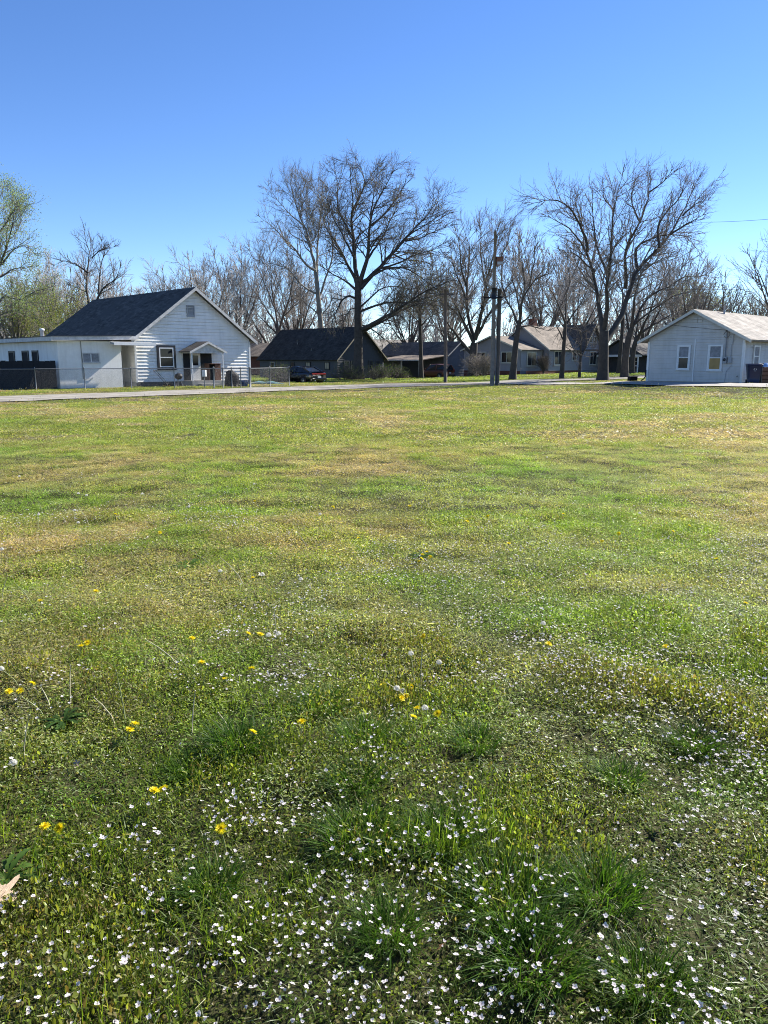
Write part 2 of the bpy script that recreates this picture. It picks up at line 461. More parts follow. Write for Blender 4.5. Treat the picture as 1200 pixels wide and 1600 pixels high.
ROADS = []
def road(name, path, label, m, lift):
    """strip that follows the terrain; path = (x, y, half width)"""
    pts = []
    for (a, b) in zip(path[:-1], path[1:]):
        k = max(2, int(math.hypot(b[0]-a[0], b[1]-a[1])/.8))
        for i in range(k): pts.append([a[j]+(b[j]-a[j])*i/k for j in range(3)])
    pts.append(list(path[-1])); q = np.array(pts)
    for _ in range(6): q[1:-1] = (q[:-2]+2*q[1:-1]+q[2:])/4
    d = np.gradient(q[:, :2], axis=0); d /= np.linalg.norm(d, axis=1)[:, None]
    nrm = np.stack([-d[:, 1], d[:, 0]], 1); V = []
    K = 6
    rg = np.random.default_rng(5)
    wob = [1+.5*(fbm(np.arange(len(q))*.55, np.full(len(q), 3.3*sd), 3+sd, 3)-.5) for sd in (0, 1)]
    for k in range(K+1):
        s = -1+2*k/K
        xy = q[:, :2]+nrm*(q[:, 2]*wob[int(s > 0)]*s)[:, None]
        V.append(np.stack([xy[:, 0], xy[:, 1], H(xy[:, 0], xy[:, 1])+lift+.02*(1-s*s)], 1))
    V = np.stack(V, 1); n = len(q)
    ii = (np.arange(n-1)[:, None]*(K+1)+np.arange(K)[None, :]).ravel()
    o = link(name, np_mesh(name, V.reshape(-1, 3), np.stack([ii, ii+1, ii+K+2, ii+K+1], 1), smooth=True), m)
    ROADS.append(q)
    return tag(o, label, 'road', kind='structure')
road('road', [(-38,5.5,2.2),(-26,19,2.2),(-17.2,30,2.2),(-12.2,35.6,2.3),(-6,42.3,2.5),(0,48.2,2.6),(6,53.2,2.6),(12,58.0,2.5),(17,62,2.4),(30,73,2.4),(60,98,2.4)],
     'pale worn asphalt street between the lawn and the houses', road_m, .035)
road('gravel_alley', [(7.5,53.5,1.0),(11.6,48.6,1.3),(13.6,43.6,1.5),(15.6,39.6,1.7),(18.6,37.0,1.8),(25,33,1.9),(36,25,1.9)],
     'pale gravel lane in front of the grey white house', gravel_m, .05)
def on_road(x, y, m=0.0):
    r = np.zeros(np.shape(x), bool)
    for q in ROADS:
        d2 = (x[..., None]-q[:, 0])**2+(y[..., None]-q[:, 1])**2
        k = d2.argmin(-1)
        r |= np.sqrt(np.take_along_axis(d2, k[..., None], -1)[..., 0]) < q[k, 2]*.96+m
    return r

# ================================================================== BUILDINGS
GRID = R(44.0)            # every house stands on the same street grid: local x runs away to the right, local y away to the left
def siding(mb, axis, plane, a0, a1, z0, eave, peak=None, top=None, course=.19, off=.038, gap=.008):
    """lapped boards on a wall whose outside faces -y (axis 'y') or -x (axis 'x'); peak/top describe the gable"""
    def pt(a, o, z): return (a, plane-o, z) if axis == 'y' else (plane-o, a, z)
    def span(z):
        if z <= eave or peak is None: return a0, a1
        t = (z-eave)/(top-eave)
        return a0+(peak-a0)*t, a1+(peak-a1)*t
    zt = top if peak is not None else eave
    z = z0
    while z < zt-.02:
        z1 = min(z+course, zt)
        if peak is not None and z < eave < z1: z1 = eave if eave-z > .03 else z1
        l0, r0 = span(z); l1, r1 = span(z1)
        mb.add([pt(l0,-.02,z), pt(r0,-.02,z), pt(r0,off,z), pt(l0,off,z)], [(0,1,2,3)])
        mb.add([pt(l0,off,z), pt(r0,off,z), pt(r1,-.004,z1-gap), pt(l1,-.004,z1-gap)], [(0,1,2,3)])
        z = z1
def gable_shell(mb, ridge, x0, x1, y0, y1, z0, eave, top):
    """plain closed walls (all four sides with both gables), 12 cm thick look, set just inside the boards"""
    e = .06
    x0, x1, y0, y1 = x0+e, x1-e, y0+e, y1-e
    top -= .02
    mb.box(x0, x1, y0, y1, z0, eave)
    if ridge == 'y':
        c = (x0+x1)/2
        mb.add([(x0,y0,eave),(x1,y0,eave),(c,y0,top),(x0,y1,eave),(x1,y1,eave),(c,y1,top)], [(0,1,2),(5,4,3)])
    else:
        c = (y0+y1)/2
        mb.add([(x0,y0,eave),(x0,y1,eave),(x0,c,top),(x1,y0,eave),(x1,y1,eave),(x1,c,top)], [(2,1,0),(3,4,5)])
def gable_roof(mb, ridge, x0, x1, y0, y1, eave, top, oe=.35, orr=.35, t=.13, lift=.02):
    """two thick slopes with eave overhang oe and rake overhang orr (a pair gives each end)"""
    if not hasattr(orr, '__len__'): orr = (orr, orr)
    e, tp = eave+lift+t, top+lift+t
    if ridge == 'y':
        c = (x0+x1)/2; s = (top-eave)/(c-x0); ya, yb = y0-orr[0], y1+orr[1]
        mb.slab([(x0-oe,ya,e-oe*s),(c,ya,tp),(c,yb,tp),(x0-oe,yb,e-oe*s)], t)
        mb.slab([(c+.001,ya,tp),(x1+oe,ya,e-oe*s),(x1+oe,yb,e-oe*s),(c+.001,yb,tp)], t)
    else:
        c = (y0+y1)/2; s = (top-eave)/(c-y0); xa, xb = x0-orr[0], x1+orr[1]
        mb.slab([(xa,y0-oe,e-oe*s),(xb,y0-oe,e-oe*s),(xb,c,tp),(xa,c,tp)], t)
        mb.slab([(xa,c+.001,tp),(xb,c+.001,tp),(xb,y1+oe,e-oe*s),(xa,y1+oe,e-oe*s)], t)
def rake_trim(mb, ridge, plane, a0, a1, eave, top, oe, w=.20, t=.035, lift=.02, rt=.13, side=-1):
    """fascia boards running up both rakes of a gable, just proud of the roof edge"""
    c = (a0+a1)/2; s = (top-eave)/(c-a0)
    lo, hi = eave+lift-oe*s+rt-.012, top+lift+rt-.012
    def pt(a, o, z): return (a, plane+side*o, z) if ridge == 'y' else (plane+side*o, a, z)
    for a_, z_ in ((a0-oe, lo), (a1+oe, lo)):
        f = [pt(a_,.003,z_), pt(c,.003,hi), pt(c,.003,hi-w), pt(a_,.003,z_-w)]
        b = [pt(a_,t,z_), pt(c,t,hi), pt(c,t,hi-w), pt(a_,t,z_-w)]
        mb.hexa(f, b)
def window(parent, axis, plane, a0, a1, z0, z1, frame='white_trim', glass='glass_grey', fw=.07, split='h', sash='white_trim', d=.06, lower=None, label=None):
    def bx(mb, b0, b1, o0, o1, y0, y1):
        if axis == 'y': mb.box(b0, b1, plane-o1, plane-o0, y0, y1)
        else: mb.box(plane-o1, plane-o0, b0, b1, y0, y1)
    w = MB()
    bx(w, a0, a0+fw, .0, d, z0, z1); bx(w, a1-fw, a1, .0, d, z0, z1)
    bx(w, a0+fw, a1-fw, .0, d-.003, z1-fw, z1); bx(w, a0+fw, a1-fw, .0, d-.003, z0, z0+fw)
    bx(w, a0-.04, a1+.04, .0, d+.03, z0-.045, z0-.003)
    wo_ = w.build('window', M[frame], parent)
    if label: wo_['label'] = label
    g = MB(); zm = (z0+z1)/2
    if lower:
        bx(g, a0+fw, a1-fw, .0, d-.03, zm, z1-fw); g.build('pane', M[glass], wo_)
        g2 = MB(); bx(g2, a0+fw, a1-fw, .0, d-.03, z0+fw, zm-.001); g2.build('pane', M[lower], wo_)
    else:
        bx(g, a0+fw, a1-fw, .0, d-.03, z0+fw, z1-fw); g.build('pane', M[glass], wo_)
    if split:
        s = MB(); am = (a0+a1)/2; k = .05
        if split == 'h':
            bx(s, a0+fw, a1-fw, .0, d-.012, zm-k/2, zm+k/2)
            bx(s, a0+fw, a0+fw+.035, .0, d-.015, z0+fw, z1-fw); bx(s, a1-fw-.035, a1-fw, .0, d-.015, z0+fw, z1-fw)
        else: bx(s, am-k/2, am+k/2, .0, d-.012, z0+fw, z1-fw)
        s.build('sash', M[sash], wo_)
    return wo_

# ---- the white house on the left with its flat-roofed wing
wh = thing('white_house', 'white clapboard house with black shingle roof, gabled front and flat roofed white block wing', 'house', (-14.6, 46, .0), GRID)
b = MB(); gable_shell(b, 'y', 0, 8, 0, 14, .0, 2.88, 5.8)
siding(b, 'y', 0, 0, 8, .30, 2.88, 4, 5.8, course=.2)
siding(b, 'x', 0, 0, 14, .30, 2.88, course=.2)
wall = b.build('wall', M['white_siding'], wh)
b = MB(); b.box(-.02, 8.02, -.035, .0, -.3, .285); b.build('foundation', M['dark_foundation'], wh)
b = MB(); gable_roof(b, 'y', 0, 8, 0, 14, 2.88, 5.8, .38, (.38, .3)); roof = b.build('roof', M['black_shingle'], wh)
b = MB(); rake_trim(b, 'y', -.38, 0, 8, 2.88, 5.8, .38, .2); b.build('rake_board', M['worn_trim'], wh)
b = MB(); b.box(-.045, .07, -.05, .06, .28, 2.75); b.build('corner_board', M['white_trim'], wh)
b = MB(); b.box(7.93, 8.045, -.05, .06, .28, 2.75); b.build('corner_board', M['white_trim'], wh)
window(wh, 'y', -.03, 1.36, 2.58, 1.02, 2.45, 'black_trim', 'glass_dark', .13, 'h', d=.07)
# white inner frame of that window
b = MB()
for (x0, x1, z0, z1) in ((1.49,1.56,1.15,2.32),(2.38,2.45,1.15,2.32),(1.56,2.38,2.25,2.32),(1.56,2.38,1.15,1.22)): b.box(x0, x1, -.095, -.03, z0, z1)
b.build('window_liner', M['white_trim'], wh)
b = MB()
for (x0, x1, z0, z1) in ((3.5,3.56,4.16,4.86),(3.98,4.04,4.16,4.86),(3.56,3.98,4.80,4.86),(3.56,3.98,4.16,4.22)): b.box(x0, x1, -.07, 0, z0, z1)
for k in range(9): b.slab([(3.56,-.055,4.24+k*.063),(3.98,-.055,4.24+k*.063),(3.98,-.02,4.29+k*.063),(3.56,-.02,4.29+k*.063)], .008)
b.build('attic_vent', M['grey_box'], wh)
# porch: floor, steps, hood, posts, door and dark screens
b = MB(); b.box(2.9, 5.45, -1.35, -.036, -.2, .33); b.box(3.3, 4.6, -1.75, -1.353, -.2, .17); b.build('porch_floor', M['concrete'], wh)
b = MB(); gable_roof(b, 'y', 2.95, 5.25, -1.25, -.03, 2.08, 2.62, .14, (.12, 0), .06); b.build('porch_roof', M['grey_shingle_y'], wh)
b = MB(); rake_trim(b, 'y', -1.37, 2.95, 5.25, 2.08, 2.62, .14, .13, .03, rt=.06)
b.add([(3.0,-1.24,2.09),(5.2,-1.24,2.09),(4.1,-1.24,2.6),(3.0,-1.2,2.09),(5.2,-1.2,2.09),(4.1,-1.2,2.6)], [(0,1,2),(5,4,3),(0,3,4,1)])
b.box(2.95, 5.25, -1.26, -1.18, 1.98, 2.085); b.box(2.96, 3.04, -1.17, -.04, 1.98, 2.085); b.box(5.16, 5.24, -1.17, -.04, 1.98, 2.085)
b.build('porch_gable', M['worn_trim'], wh)
for x in (3.02, 5.18):
    b = MB(); b.box(x-.03, x+.03, -1.24, -1.19, .335, 1.978); b.build('porch_post', M['white_trim'], wh)
b = MB(); b.box(3.55, 4.24, -.10, -.03, .34, 1.98)
door = b.build('door', M['white_trim'], wh)
b = MB(); b.box(3.68, 4.10, -.115, -.101, 1.25, 1.85); b.build('door_pane', M['glass_dark'], door)
b = MB(); b.lathe((4.16, -.10, 1.1), [(0,-.06),(.025,-.055),(.03,-.03),(.015,0)], 10, 'y'); b.build('door_knob', M['chrome'], door)
b = MB(); b.box(3.1, 3.52, -.09, -.03, .34, 1.98); b.build('dark_screen', M['navy_screen'], wh)
b = MB(); b.box(4.32, 5.08, -.09, -.03, .34, 1.98); b.build('dark_screen', M['navy_screen'], wh)
# wing
b = MB(); b.box(-4.57, -.95, -.19, 12, -.3, 2.62); b.box(-.949, -.006, 1.6, 12, -.3, 2.62); b.build('wing_wall', M['white_block'], wh)
b = MB()
b.hexa([(-5.0,-.55,2.60),(.0,-.55,2.74),(.0,12.4,2.74),(-5.0,12.4,2.60)], [(-5.0,-.55,2.82),(.0,-.55,2.93),(.0,12.4,2.93),(-5.0,12.4,2.82)])
b.build('wing_roof', M['worn_trim'], wh)
b = MB(); b.hexa([(-5.03,-.58,2.823),(-.38,-.58,2.925),(-.38,12.43,2.925),(-5.03,12.43,2.823)], [(-5.03,-.58,2.85),(-.38,-.58,2.955),(-.38,12.43,2.955),(-5.03,12.43,2.85)])
b.build('roof_edge', M['dark_foundation'], wh)
b = MB(); b.hexa([(-1.75,-1.1,2.42),(.75,-1.1,2.42),(.75,-.56,2.50),(-1.75,-.56,2.50)], [(-1.75,-1.1,2.54),(.75,-1.1,2.54),(.75,-.56,2.60),(-1.75,-.56,2.60)])
b.build('canopy', M['soffit'], wh)
b = MB(); b.box(-1.78, .78, -1.14, -1.103, 2.40, 2.57); b.build('canopy_fascia', M['white_trim'], wh)
window(wh, 'y', -.19, -3.25, -2.26, 1.44, 1.98, 'worn_trim', 'curtain_and_reflection', .05, 'v', d=.05)
for (y0, y1) in ((2.6,3.55),(4.1,5.15),(6.4,7.4)): window(wh, 'x', -4.57, y0, y1, 1.25, 2.12, 'black_trim', 'dark_interior', .1, None, d=.05)
b = MB(); b.tube([(-3.28,-.215,2.6),(-3.28,-.215,.55),(-2.75,-.215,.53),(-2.72,-.215,.62)], .018, 6); b.build('conduit', M['grey_box'], wh)
b = MB(); b.box(-.85, -.1, 1.53, 1.597, .1, 2.1); b.build('side_door', M['grey_wood'], wh)
b = MB(); b.lathe((-3.0, 6.0, 2.7), [(.11,0),(.11,.62),(.15,.63),(.15,.75),(0,.78)], 14); b.build('vent_pipe', M['white_trim'], wh)

# ---- pale house on the right
rh = thing('pale_grey_house', 'pale grey white clapboard house with pale shingle roof, two sash windows and electric meter', 'house', (18.8, 41.0, .40), GRID)
b = MB(); gable_shell(b, 'x', 0, 9.5, 0, 5.3, -.3, 2.36, 3.75)
siding(b, 'x', 0, 0, 5.3, .02, 2.36, 2.65, 3.75, course=.14, off=.03, gap=.004); siding(b, 'y', 0, 0, 9.5, .02, 2.36, course=.14, off=.03, gap=.004)
b.build('wall', M['grey_white_siding'], rh)
b = MB(); gable_roof(b, 'x', 0, 9.5, 0, 5.3, 2.36, 3.75, .5, (.42, .4), .10); b.build('roof', M['pale_shingle'], rh)
b = MB(); rake_trim(b, 'x', -.42, 0, 5.3, 2.36, 3.75, .5, .15, .03, rt=.10); b.build('rake_board', M['cream_trim'], rh)
for (x0, x1, y0, y1) in ((-.05,.07,-.05,.07),(-.05,.07,5.23,5.35)):
    b = MB(); b.box(x0, x1, y0, y1, -.1, 2.2); b.build('corner_board', M['white_trim'], rh)
window(rh, 'x', -.02, 2.82, 3.58, .66, 1.98, 'white_trim', 'curtain_and_reflection', .085, 'h', lower='glass_grey')  # pale upper pane: reflected sky put into a flat colour
window(rh, 'x', -.02, 1.05, 1.86, .62, 1.98, 'white_trim', 'curtain_and_reflection', .085, 'h', lower='amber_board', label='sash window with amber board behind its lower pane')
window(rh, 'y', -.02, 1.22, 2.05, .80, 1.95, 'white_trim', 'curtain_and_reflection', .085, 'h')
b = MB(); b.box(-.045, 0, 2.58, 2.64, .02, 2.3); b.build('seam_strip', M['white_trim'], rh)
b = MB()
for (y0, y1, z0, z1) in ((2.3,2.52,3.18,3.3),(2.58,2.8,3.18,3.3),(2.3,2.52,3.34,3.44),(2.58,2.8,3.34,3.44)): b.box(-.05, 0, y0, y1, z0, z1)
b.build('gable_vent', M['grey_white_siding'], rh)
b = MB(); b.box(-.17, -.025, .80, 1.00, 1.0, 1.34); mbx = b.build('meter_box', M['grey_box'], rh)
b = MB(); b.lathe((-.17, .9, 1.2), [(0,-.07),(.07,-.06),(.08,0)], 14, 'x'); b.build('meter_dial', M['glass_grey'], mbx)
b = MB(); b.box(-.13, -.025, .55, .73, 1.04, 1.32); b.build('breaker_box', M['grey_box'], rh)
b = MB(); b.tube([(-.10,.90,1.34),(-.10,.90,2.62),(-.14,.90,2.74),(-.22,.90,2.72),(-.25,.9,2.64)], .032, 8); b.build('service_mast', M['galv'], rh)
b = MB(); b.tube([(-.06,.62,1.32),(-.06,.62,1.9),(-.06,.56,2.2),(-.06,.56,2.55)], .018, 6); b.tube([(-.07,.64,1.3),(-.08,.55,.9),(-.05,.8,.6),(-.05,.85,0)], .01, 5); b.build('conduit', M['grey_box'], rh)
b = MB()
b.tube([(-.12, .9+.16*math.cos(t), 2.5+.14*math.sin(t)) for t in np.linspace(0, 5.6, 16)], .012, 5); b.build('cable_coil', M['black_trim'], rh)
b = MB(); b.tube([(2.9,2.4,3.6),(2.9,2.4,4.25)], .055, 8); b.build('vent_pipe', M['grey_box'], rh)
b = MB(); b.tube([(-.09,5.36,.62),(-.09,5.36,.25),(-.16,5.42,.1),(-.3,5.5,.03)], .035, 6); b.build('downspout', M['black_trim'], rh)
b = MB(); b.tube([(-.06,.18,.35),(-.16,.18,.35),(-.16,.18,.28)], .022, 6); b.build('water_tap', M['black_iron'], rh)

# ---- dark steep-roofed house behind the oak
z = -.45
dh = thing('dark_house', 'dark house with steep charcoal roof and tan rake boards behind the big oak', 'house', (-5.07, 85, z), GRID)
b = MB(); gable_shell(b, 'y', 0, 7, 0, 14.5, -.4, 2.2, 5.5)
siding(b, 'y', 0, 0, 7, .0, 2.2, 3.5, 5.5, course=.25, off=.03); siding(b, 'x', 0, 0, 14.5, 0, 2.2, course=.25, off=.03); b.build('wall', M['dark_siding'], dh)
b = MB(); gable_roof(b, 'y', 0, 7, 0, 14.5, 2.2, 5.5, .35, (.4,.3), .14); rf = b.build('roof', M['charcoal_shingle'], dh)
b = MB(); b.tube([(1.55,9.0,3.4),(1.55,9.0,4.35)], .05, 8); b.build('vent_pipe', M['galv'], rf)
b = MB(); b.tube([(.75,5.4,2.8),(.75,5.4,3.35)], .05, 8); b.build('vent_pipe', M['galv'], rf)
b = MB(); rake_trim(b, 'y', -.4, 0, 7, 2.2, 5.5, .35, .17, .03, rt=.14); b.build('rake_board', M['tan_trim'], dh)
for (a0, a1) in ((.9,1.7),(1.9,2.6),(4.6,5.3),(5.6,6.4)): window(dh, 'y', -.03, a0, a1, .85, 1.95, 'dark_siding', 'glass_grey', .08, 'h', sash='dark_siding')
for k, (a0, a1) in enumerate(((1.3,2.1),(4.6,5.5),(7.6,8.3),(11.4,12.3))): window(dh, 'x', -.03, a0, a1, 1.0, 1.8, ('black_trim','black_trim','black_trim','grey_box')[k], ('tan_trim','tan_trim','glass_dark','glass_dark')[k], .08, 'v', sash='black_trim')

# ---- low house with the lean-to carport
ch = thing('carport_house', 'low slate house with a sagging lean-to carport on pale posts', 'house', (7.6, 95, -.62), GRID)
b = MB(); gable_shell(b, 'y', 0, 4.6, 0, 12, -.4, 2.7, 4.3)
siding(b, 'y', 0, 0, 4.6, .0, 2.7, 2.3, 4.3, course=.2); siding(b, 'x', 0, 0, 12, 0, 2.7, course=.2); b.build('wall', M['slate_siding'], ch)
b = MB(); gable_roof(b, 'y', 0, 4.6, 0, 12, 2.7, 4.3, .15, (.35,.3), .12); b.build('roof', M['grey_shingle_y'], ch)
b = MB(); rake_trim(b, 'y', -.35, 0, 4.6, 2.7, 4.3, .15, .15, .03, rt=.12); b.build('rake_board', M['cream_trim'], ch)
b = MB(); b.slab([(-4.7,-.3,2.22),(-.16,-.3,2.78),(-.16,7.6,2.78),(-4.7,7.6,2.22)], .10); b.build('carport_roof', M['worn_shingle'], ch)
b = MB(); b.box(-4.74,-4.703,-.32,7.62,2.08,2.24); b.build('carport_fascia', M['worn_trim'], ch)
for y in (.25, 3.2, 7.2):
    b = MB(); b.box(-4.55, -4.43, y, y+.12, -.3, 2.1); b.build('carport_post', M['cream_trim'], ch)
b = MB(); b.box(-4.6, -.03, 7.62, 7.7, -.3, 2.3); b.build('carport_side', M['grey_siding'], ch)
b = MB(); b.box(4.605, 9.5, 3.0, 10, -.4, 2.2); b.build('rear_wall', M['dark_siding'], ch)
b = MB(); gable_roof(b, 'x', 4.75, 9.5, 3.0, 10, 2.2, 3.4, .35, .2, .1); b.build('rear_roof', M['worn_shingle'], ch)

# ---- long grey house with a cross gable
gh = thing('grey_house', 'long grey clapboard house with cream windows, tan roofs and a cross gable darkened for shade', 'house', (18.5, 88, .08), GRID)
b = MB(); gable_shell(b, 'x', 0, 10.6, 0, 7.2, -.4, 2.75, 5.25)
siding(b, 'y', 0, 0, 10.6, .3, 2.75, course=.2); siding(b, 'x', 0, 0, 7.2, .3, 2.75, 3.6, 5.25, course=.2); b.build('wall', M['grey_siding'], gh)
b = MB(); gable_roof(b, 'x', 0, 10.6, 0, 7.2, 2.75, 5.25, .4, (.4,.3), .12); rf = b.build('roof', M['tan_shingle_x'], gh)
b = MB(); b.box(2.1,2.8,3.7,4.4,4.6,6.1); b.box(2.04,2.86,3.64,4.46,6.103,6.22); b.build('chimney', M['brick'], rf)
b = MB(); rake_trim(b, 'x', -.4, 0, 7.2, 2.75, 5.25, .4, .17, .03, rt=.12); b.build('rake_board', M['cream_trim'], gh)
b = MB(); gable_shell(b, 'x', -4.2, -.007, .78, 8.8, -.4, 2.6, 4.05)
siding(b, 'y', .78, -4.2, -.05, .3, 2.6, course=.2); siding(b, 'x', -4.2, .78, 8.8, .3, 2.6, 4.79, 4.05, course=.2); b.build('wing_wall', M['grey_siding'], gh)
b = MB(); gable_roof(b, 'x', -4.2, -.42, .78, 8.8, 2.6, 4.05, .35, (.35,0), .1); b.build('wing_roof', M['tan_shingle_x'], gh)
b = MB(); rake_trim(b, 'x', -4.55, .78, 8.8, 2.6, 4.05, .35, .15, .03, rt=.1); b.build('rake_board', M['cream_trim'], gh)
b = MB(); gable_shell(b, 'y', 6.3, 10.62, -.3, 3.4, -.4, 2.75, 5.5)
siding(b, 'y', -.3, 6.3, 10.62, .3, 2.75, 8.46, 5.5, course=.2); b.build('cross_wall', M['grey_siding'], gh)
b = MB(); gable_roof(b, 'y', 6.3, 10.62, -.3, 3.4, 2.75, 5.5, .35, (.45,.0), .12); b.build('cross_roof', M['grey_shingle_y'], gh)  # darker shingle than the main roof; the slope's shade is put into the colour
b = MB(); rake_trim(b, 'y', -.75, 6.3, 10.62, 2.75, 5.5, .35, .15, .03, rt=.12); b.build('rake_board', M['tan_trim'], gh)
b = MB(); b.box(-4.19,10.6,-.02,.0,-.4,.29) ; b.build('foundation', M['brick'], gh)
b = MB(); b.box(-4.23,-4.205,.78,8.8,-.4,.29); b.build('foundation', M['brick'], gh)
for (pl, a0, a1, z0, z1, s) in ((-.03,1.0,2.6,.9,2.5,'v'),(-.03,4.65,5.6,1.4,2.45,'h'),(-.33,8.0,9.5,.9,2.5,'v'),(-.33,7.65,8.35,3.45,4.25,None),(-.33,8.65,9.4,3.45,4.25,None),(.75,-3.1,-1.3,.8,2.4,'v')):
    window(gh, 'y', pl, a0, a1, z0, z1, 'cream_trim', 'glass_grey', .1, s, sash='cream_trim')
for (a0, a1) in ((1.85,3.4),(5.5,7.0)): window(gh, 'x', -4.23, a0, a1, 1.15, 2.4, 'cream_trim', 'glass_dark', .1, 'v', sash='cream_trim')
b = MB(); b.tube([(-.12,.70,2.6),(-.12,.70,.1)], .05, 6); b.build('downspout', M['dark_foundation'], gh)

# ---- far small houses
ph = thing('porch_house', 'small dark gabled house with a white trimmed porch beyond the tree trunks', 'house', tuple(foot(1000, 90)), GRID)
b = MB(); b.box(1.8, 8, 0, 5.6, -.4, 2.15); gable_shell(b, 'x', .1, 8, 0, 5.6, 2.1, 2.2, 3.7); b.build('wall', M['dark_siding'], ph)
b = MB(); gable_roof(b, 'x', 0, 8, 0, 5.6, 2.15, 3.75, .4, .3, .1); b.build('roof', M['grey_shingle_x'], ph)
b = MB(); b.box(-.05, .06, -.1, 5.7, 1.85, 2.1); b.build('porch_beam', M['white_trim'], ph)
for y in (.3, 1.9, 4.9):
    b = MB(); b.box(-.04, .05, y, y+.12, -.3, 1.848); b.build('porch_post', M['white_trim'], ph)
window(ph, 'x', 1.78, 1.2, 2.2, .8, 1.8, 'white_trim', 'glass_grey', .08, 'h')

bh = thing('brick_house', 'low red brown brick house with grey roof partly hidden behind the white house', 'house', (-13.9, 105, -.5), GRID)
b = MB(); gable_shell(b, 'y', 0, 7, 0, 12, -.4, 2.65, 4.3); b.build('wall', M['brick'], bh)
b = MB(); gable_roof(b, 'y', 0, 7, 0, 12, 2.65, 4.3, .5, .4, .12); b.build('roof', M['tan_shingle_y'], bh)
window(bh, 'x', 0, 2.0, 3.6, 1.3, 1.9, 'black_trim', 'glass_dark', .08, 'v')

fh = thing('tan_roofed_house', 'far house with pinkish tan roof seen between the dark house and the carport', 'house', (-2.2, 124, -.4), R(20))
b = MB(); gable_shell(b, 'x', 0, 9, 0, 8, -.4, 2.7, 5.1); b.build('wall', M['grey_siding'], fh)
b = MB(); gable_roof(b, 'x', 0, 9, 0, 8, 2.7, 5.1, .5, .4, .12); b.build('roof', M['pale_shingle'], fh)
window(fh, 'y', 0, 2, 3.2, 1, 2.1, 'white_trim', 'glass_grey', .08, 'v')

# ================================================================== POLES, WIRES, FENCES
def pole(name, label, px, Y, top_px, top_py, r0, r1, m):
    f = foot(px, Y); t = at(top_px, top_py, Y) - f
    o = thing(name, label, 'utility pole', tuple(f))
    b = MB(); b.tube([(0,0,-.4),(t[0]*.35,0,t[2]*.35),(t[0]*.7,0,t[2]*.7),(t[0],0,t[2])], [r0,r0*.9,(r0*.4+r1*.6),r1], 14)
    b.build('shaft', m, o)
    return o, f + t, t
tp, tp_top, tpv = pole('utility_pole', 'tall weathered wooden utility pole carrying a wooden box and a black band', 769, 46.6, 774, 360, .135, .072, M['pole_wood'])
def on_pole(v, z): return v[0]*z/v[2]
z = 6.95
b = MB(); b.box(on_pole(tpv,z)+.10, on_pole(tpv,z)+.46, -.25, .15, z, z+.42); bxx = b.build('wooden_box', M['rust_box'], tp)
b = MB(); b.box(on_pole(tpv,z)+.115, on_pole(tpv,z)+.445, -.265, -.252, z+.01, z+.17); b.build('pale_board', M['worn_trim'], bxx)
b = MB(); b.box(on_pole(tpv,z)+.06, on_pole(tpv,z)+.5, -.29, .19, z+.423, z+.45); b.build('box_lid', M['rust_box'], bxx)
z = 5.05
b = MB(); b.tube([(on_pole(tpv,z),0,z),(on_pole(tpv,z+.62),0,z+.62)], .155, 14); b.build('black_band', M['black_trim'], tp)
z = 5.05
b = MB(); b.bar((-.62+on_pole(tpv,z),-.05,z+.06),(.5,-.05,z+.10), .06, .07); b.build('bracket', M['black_iron'], tp)
b = MB(); b.tube([(.17,-.06,.1),(.2,-.06,2.4),(on_pole(tpv,5)+.12,-.06,5.0)], .014, 6); b.build('ground_wire', M['galv'], tp)
tq, tq_top, tqv = pole('utility_pole', 'shorter brown cut off pole standing against the tall utility pole', 776.5, 46.7, 781, 452, .14, .11, M['dark_pole'])
b = MB(); b.tube([(tqv[0],0,tqv[2]),(tqv[0],0,tqv[2]+.02)], .11, 14); b.build('pole_cap', M['galv'], tq)
sp_, sp_top, spv = pole('utility_pole', 'thin dark wooden pole by the street in front of the carport house', 696, 57, 696, 452, .14, .10, M['dark_pole'])
b = MB(); b.bar((-.5,0,spv[2]-.35),(.5,0,spv[2]-.35), .09, .11); b.build('crossarm', M['dark_pole'], sp_)

def wire(label, p, q, sag, r=.009):
    p, q = np.array(p), np.array(q)
    pts = [tuple(p+(q-p)*t-np.array([0,0,sag*4*t*(1-t)])) for t in np.linspace(0, 1, 18)]
    b = MB(); b.tube(pts, r, 5)
    return tag(b.build('overhead_wire', M['black_trim']), label, 'wire')
wire('service wire sloping from the tall pole to the mast of the pale house', at(781,462,46.6), rh.matrix_basis @ Vector((-.22,.9,2.72)), .25)
wire('upper overhead wire running right from the tall pole through the trees', at(775,440,46.6), at(1330,447,44), .3)
wire('lower overhead wire running right from the tall pole through the trees', at(775,462,46.6), at(1330,474,44), .3)
wire('overhead wire between the tall pole and the thin dark pole', at(772,462,46.6), at(696,457,57), .3)
wire('overhead wire running left from the thin dark pole past the oak', at(696,457,57), at(330,500,78), .9)
wire('overhead wire high in the sky at the right edge', at(1040,346,52), at(1330,327,40), .25)

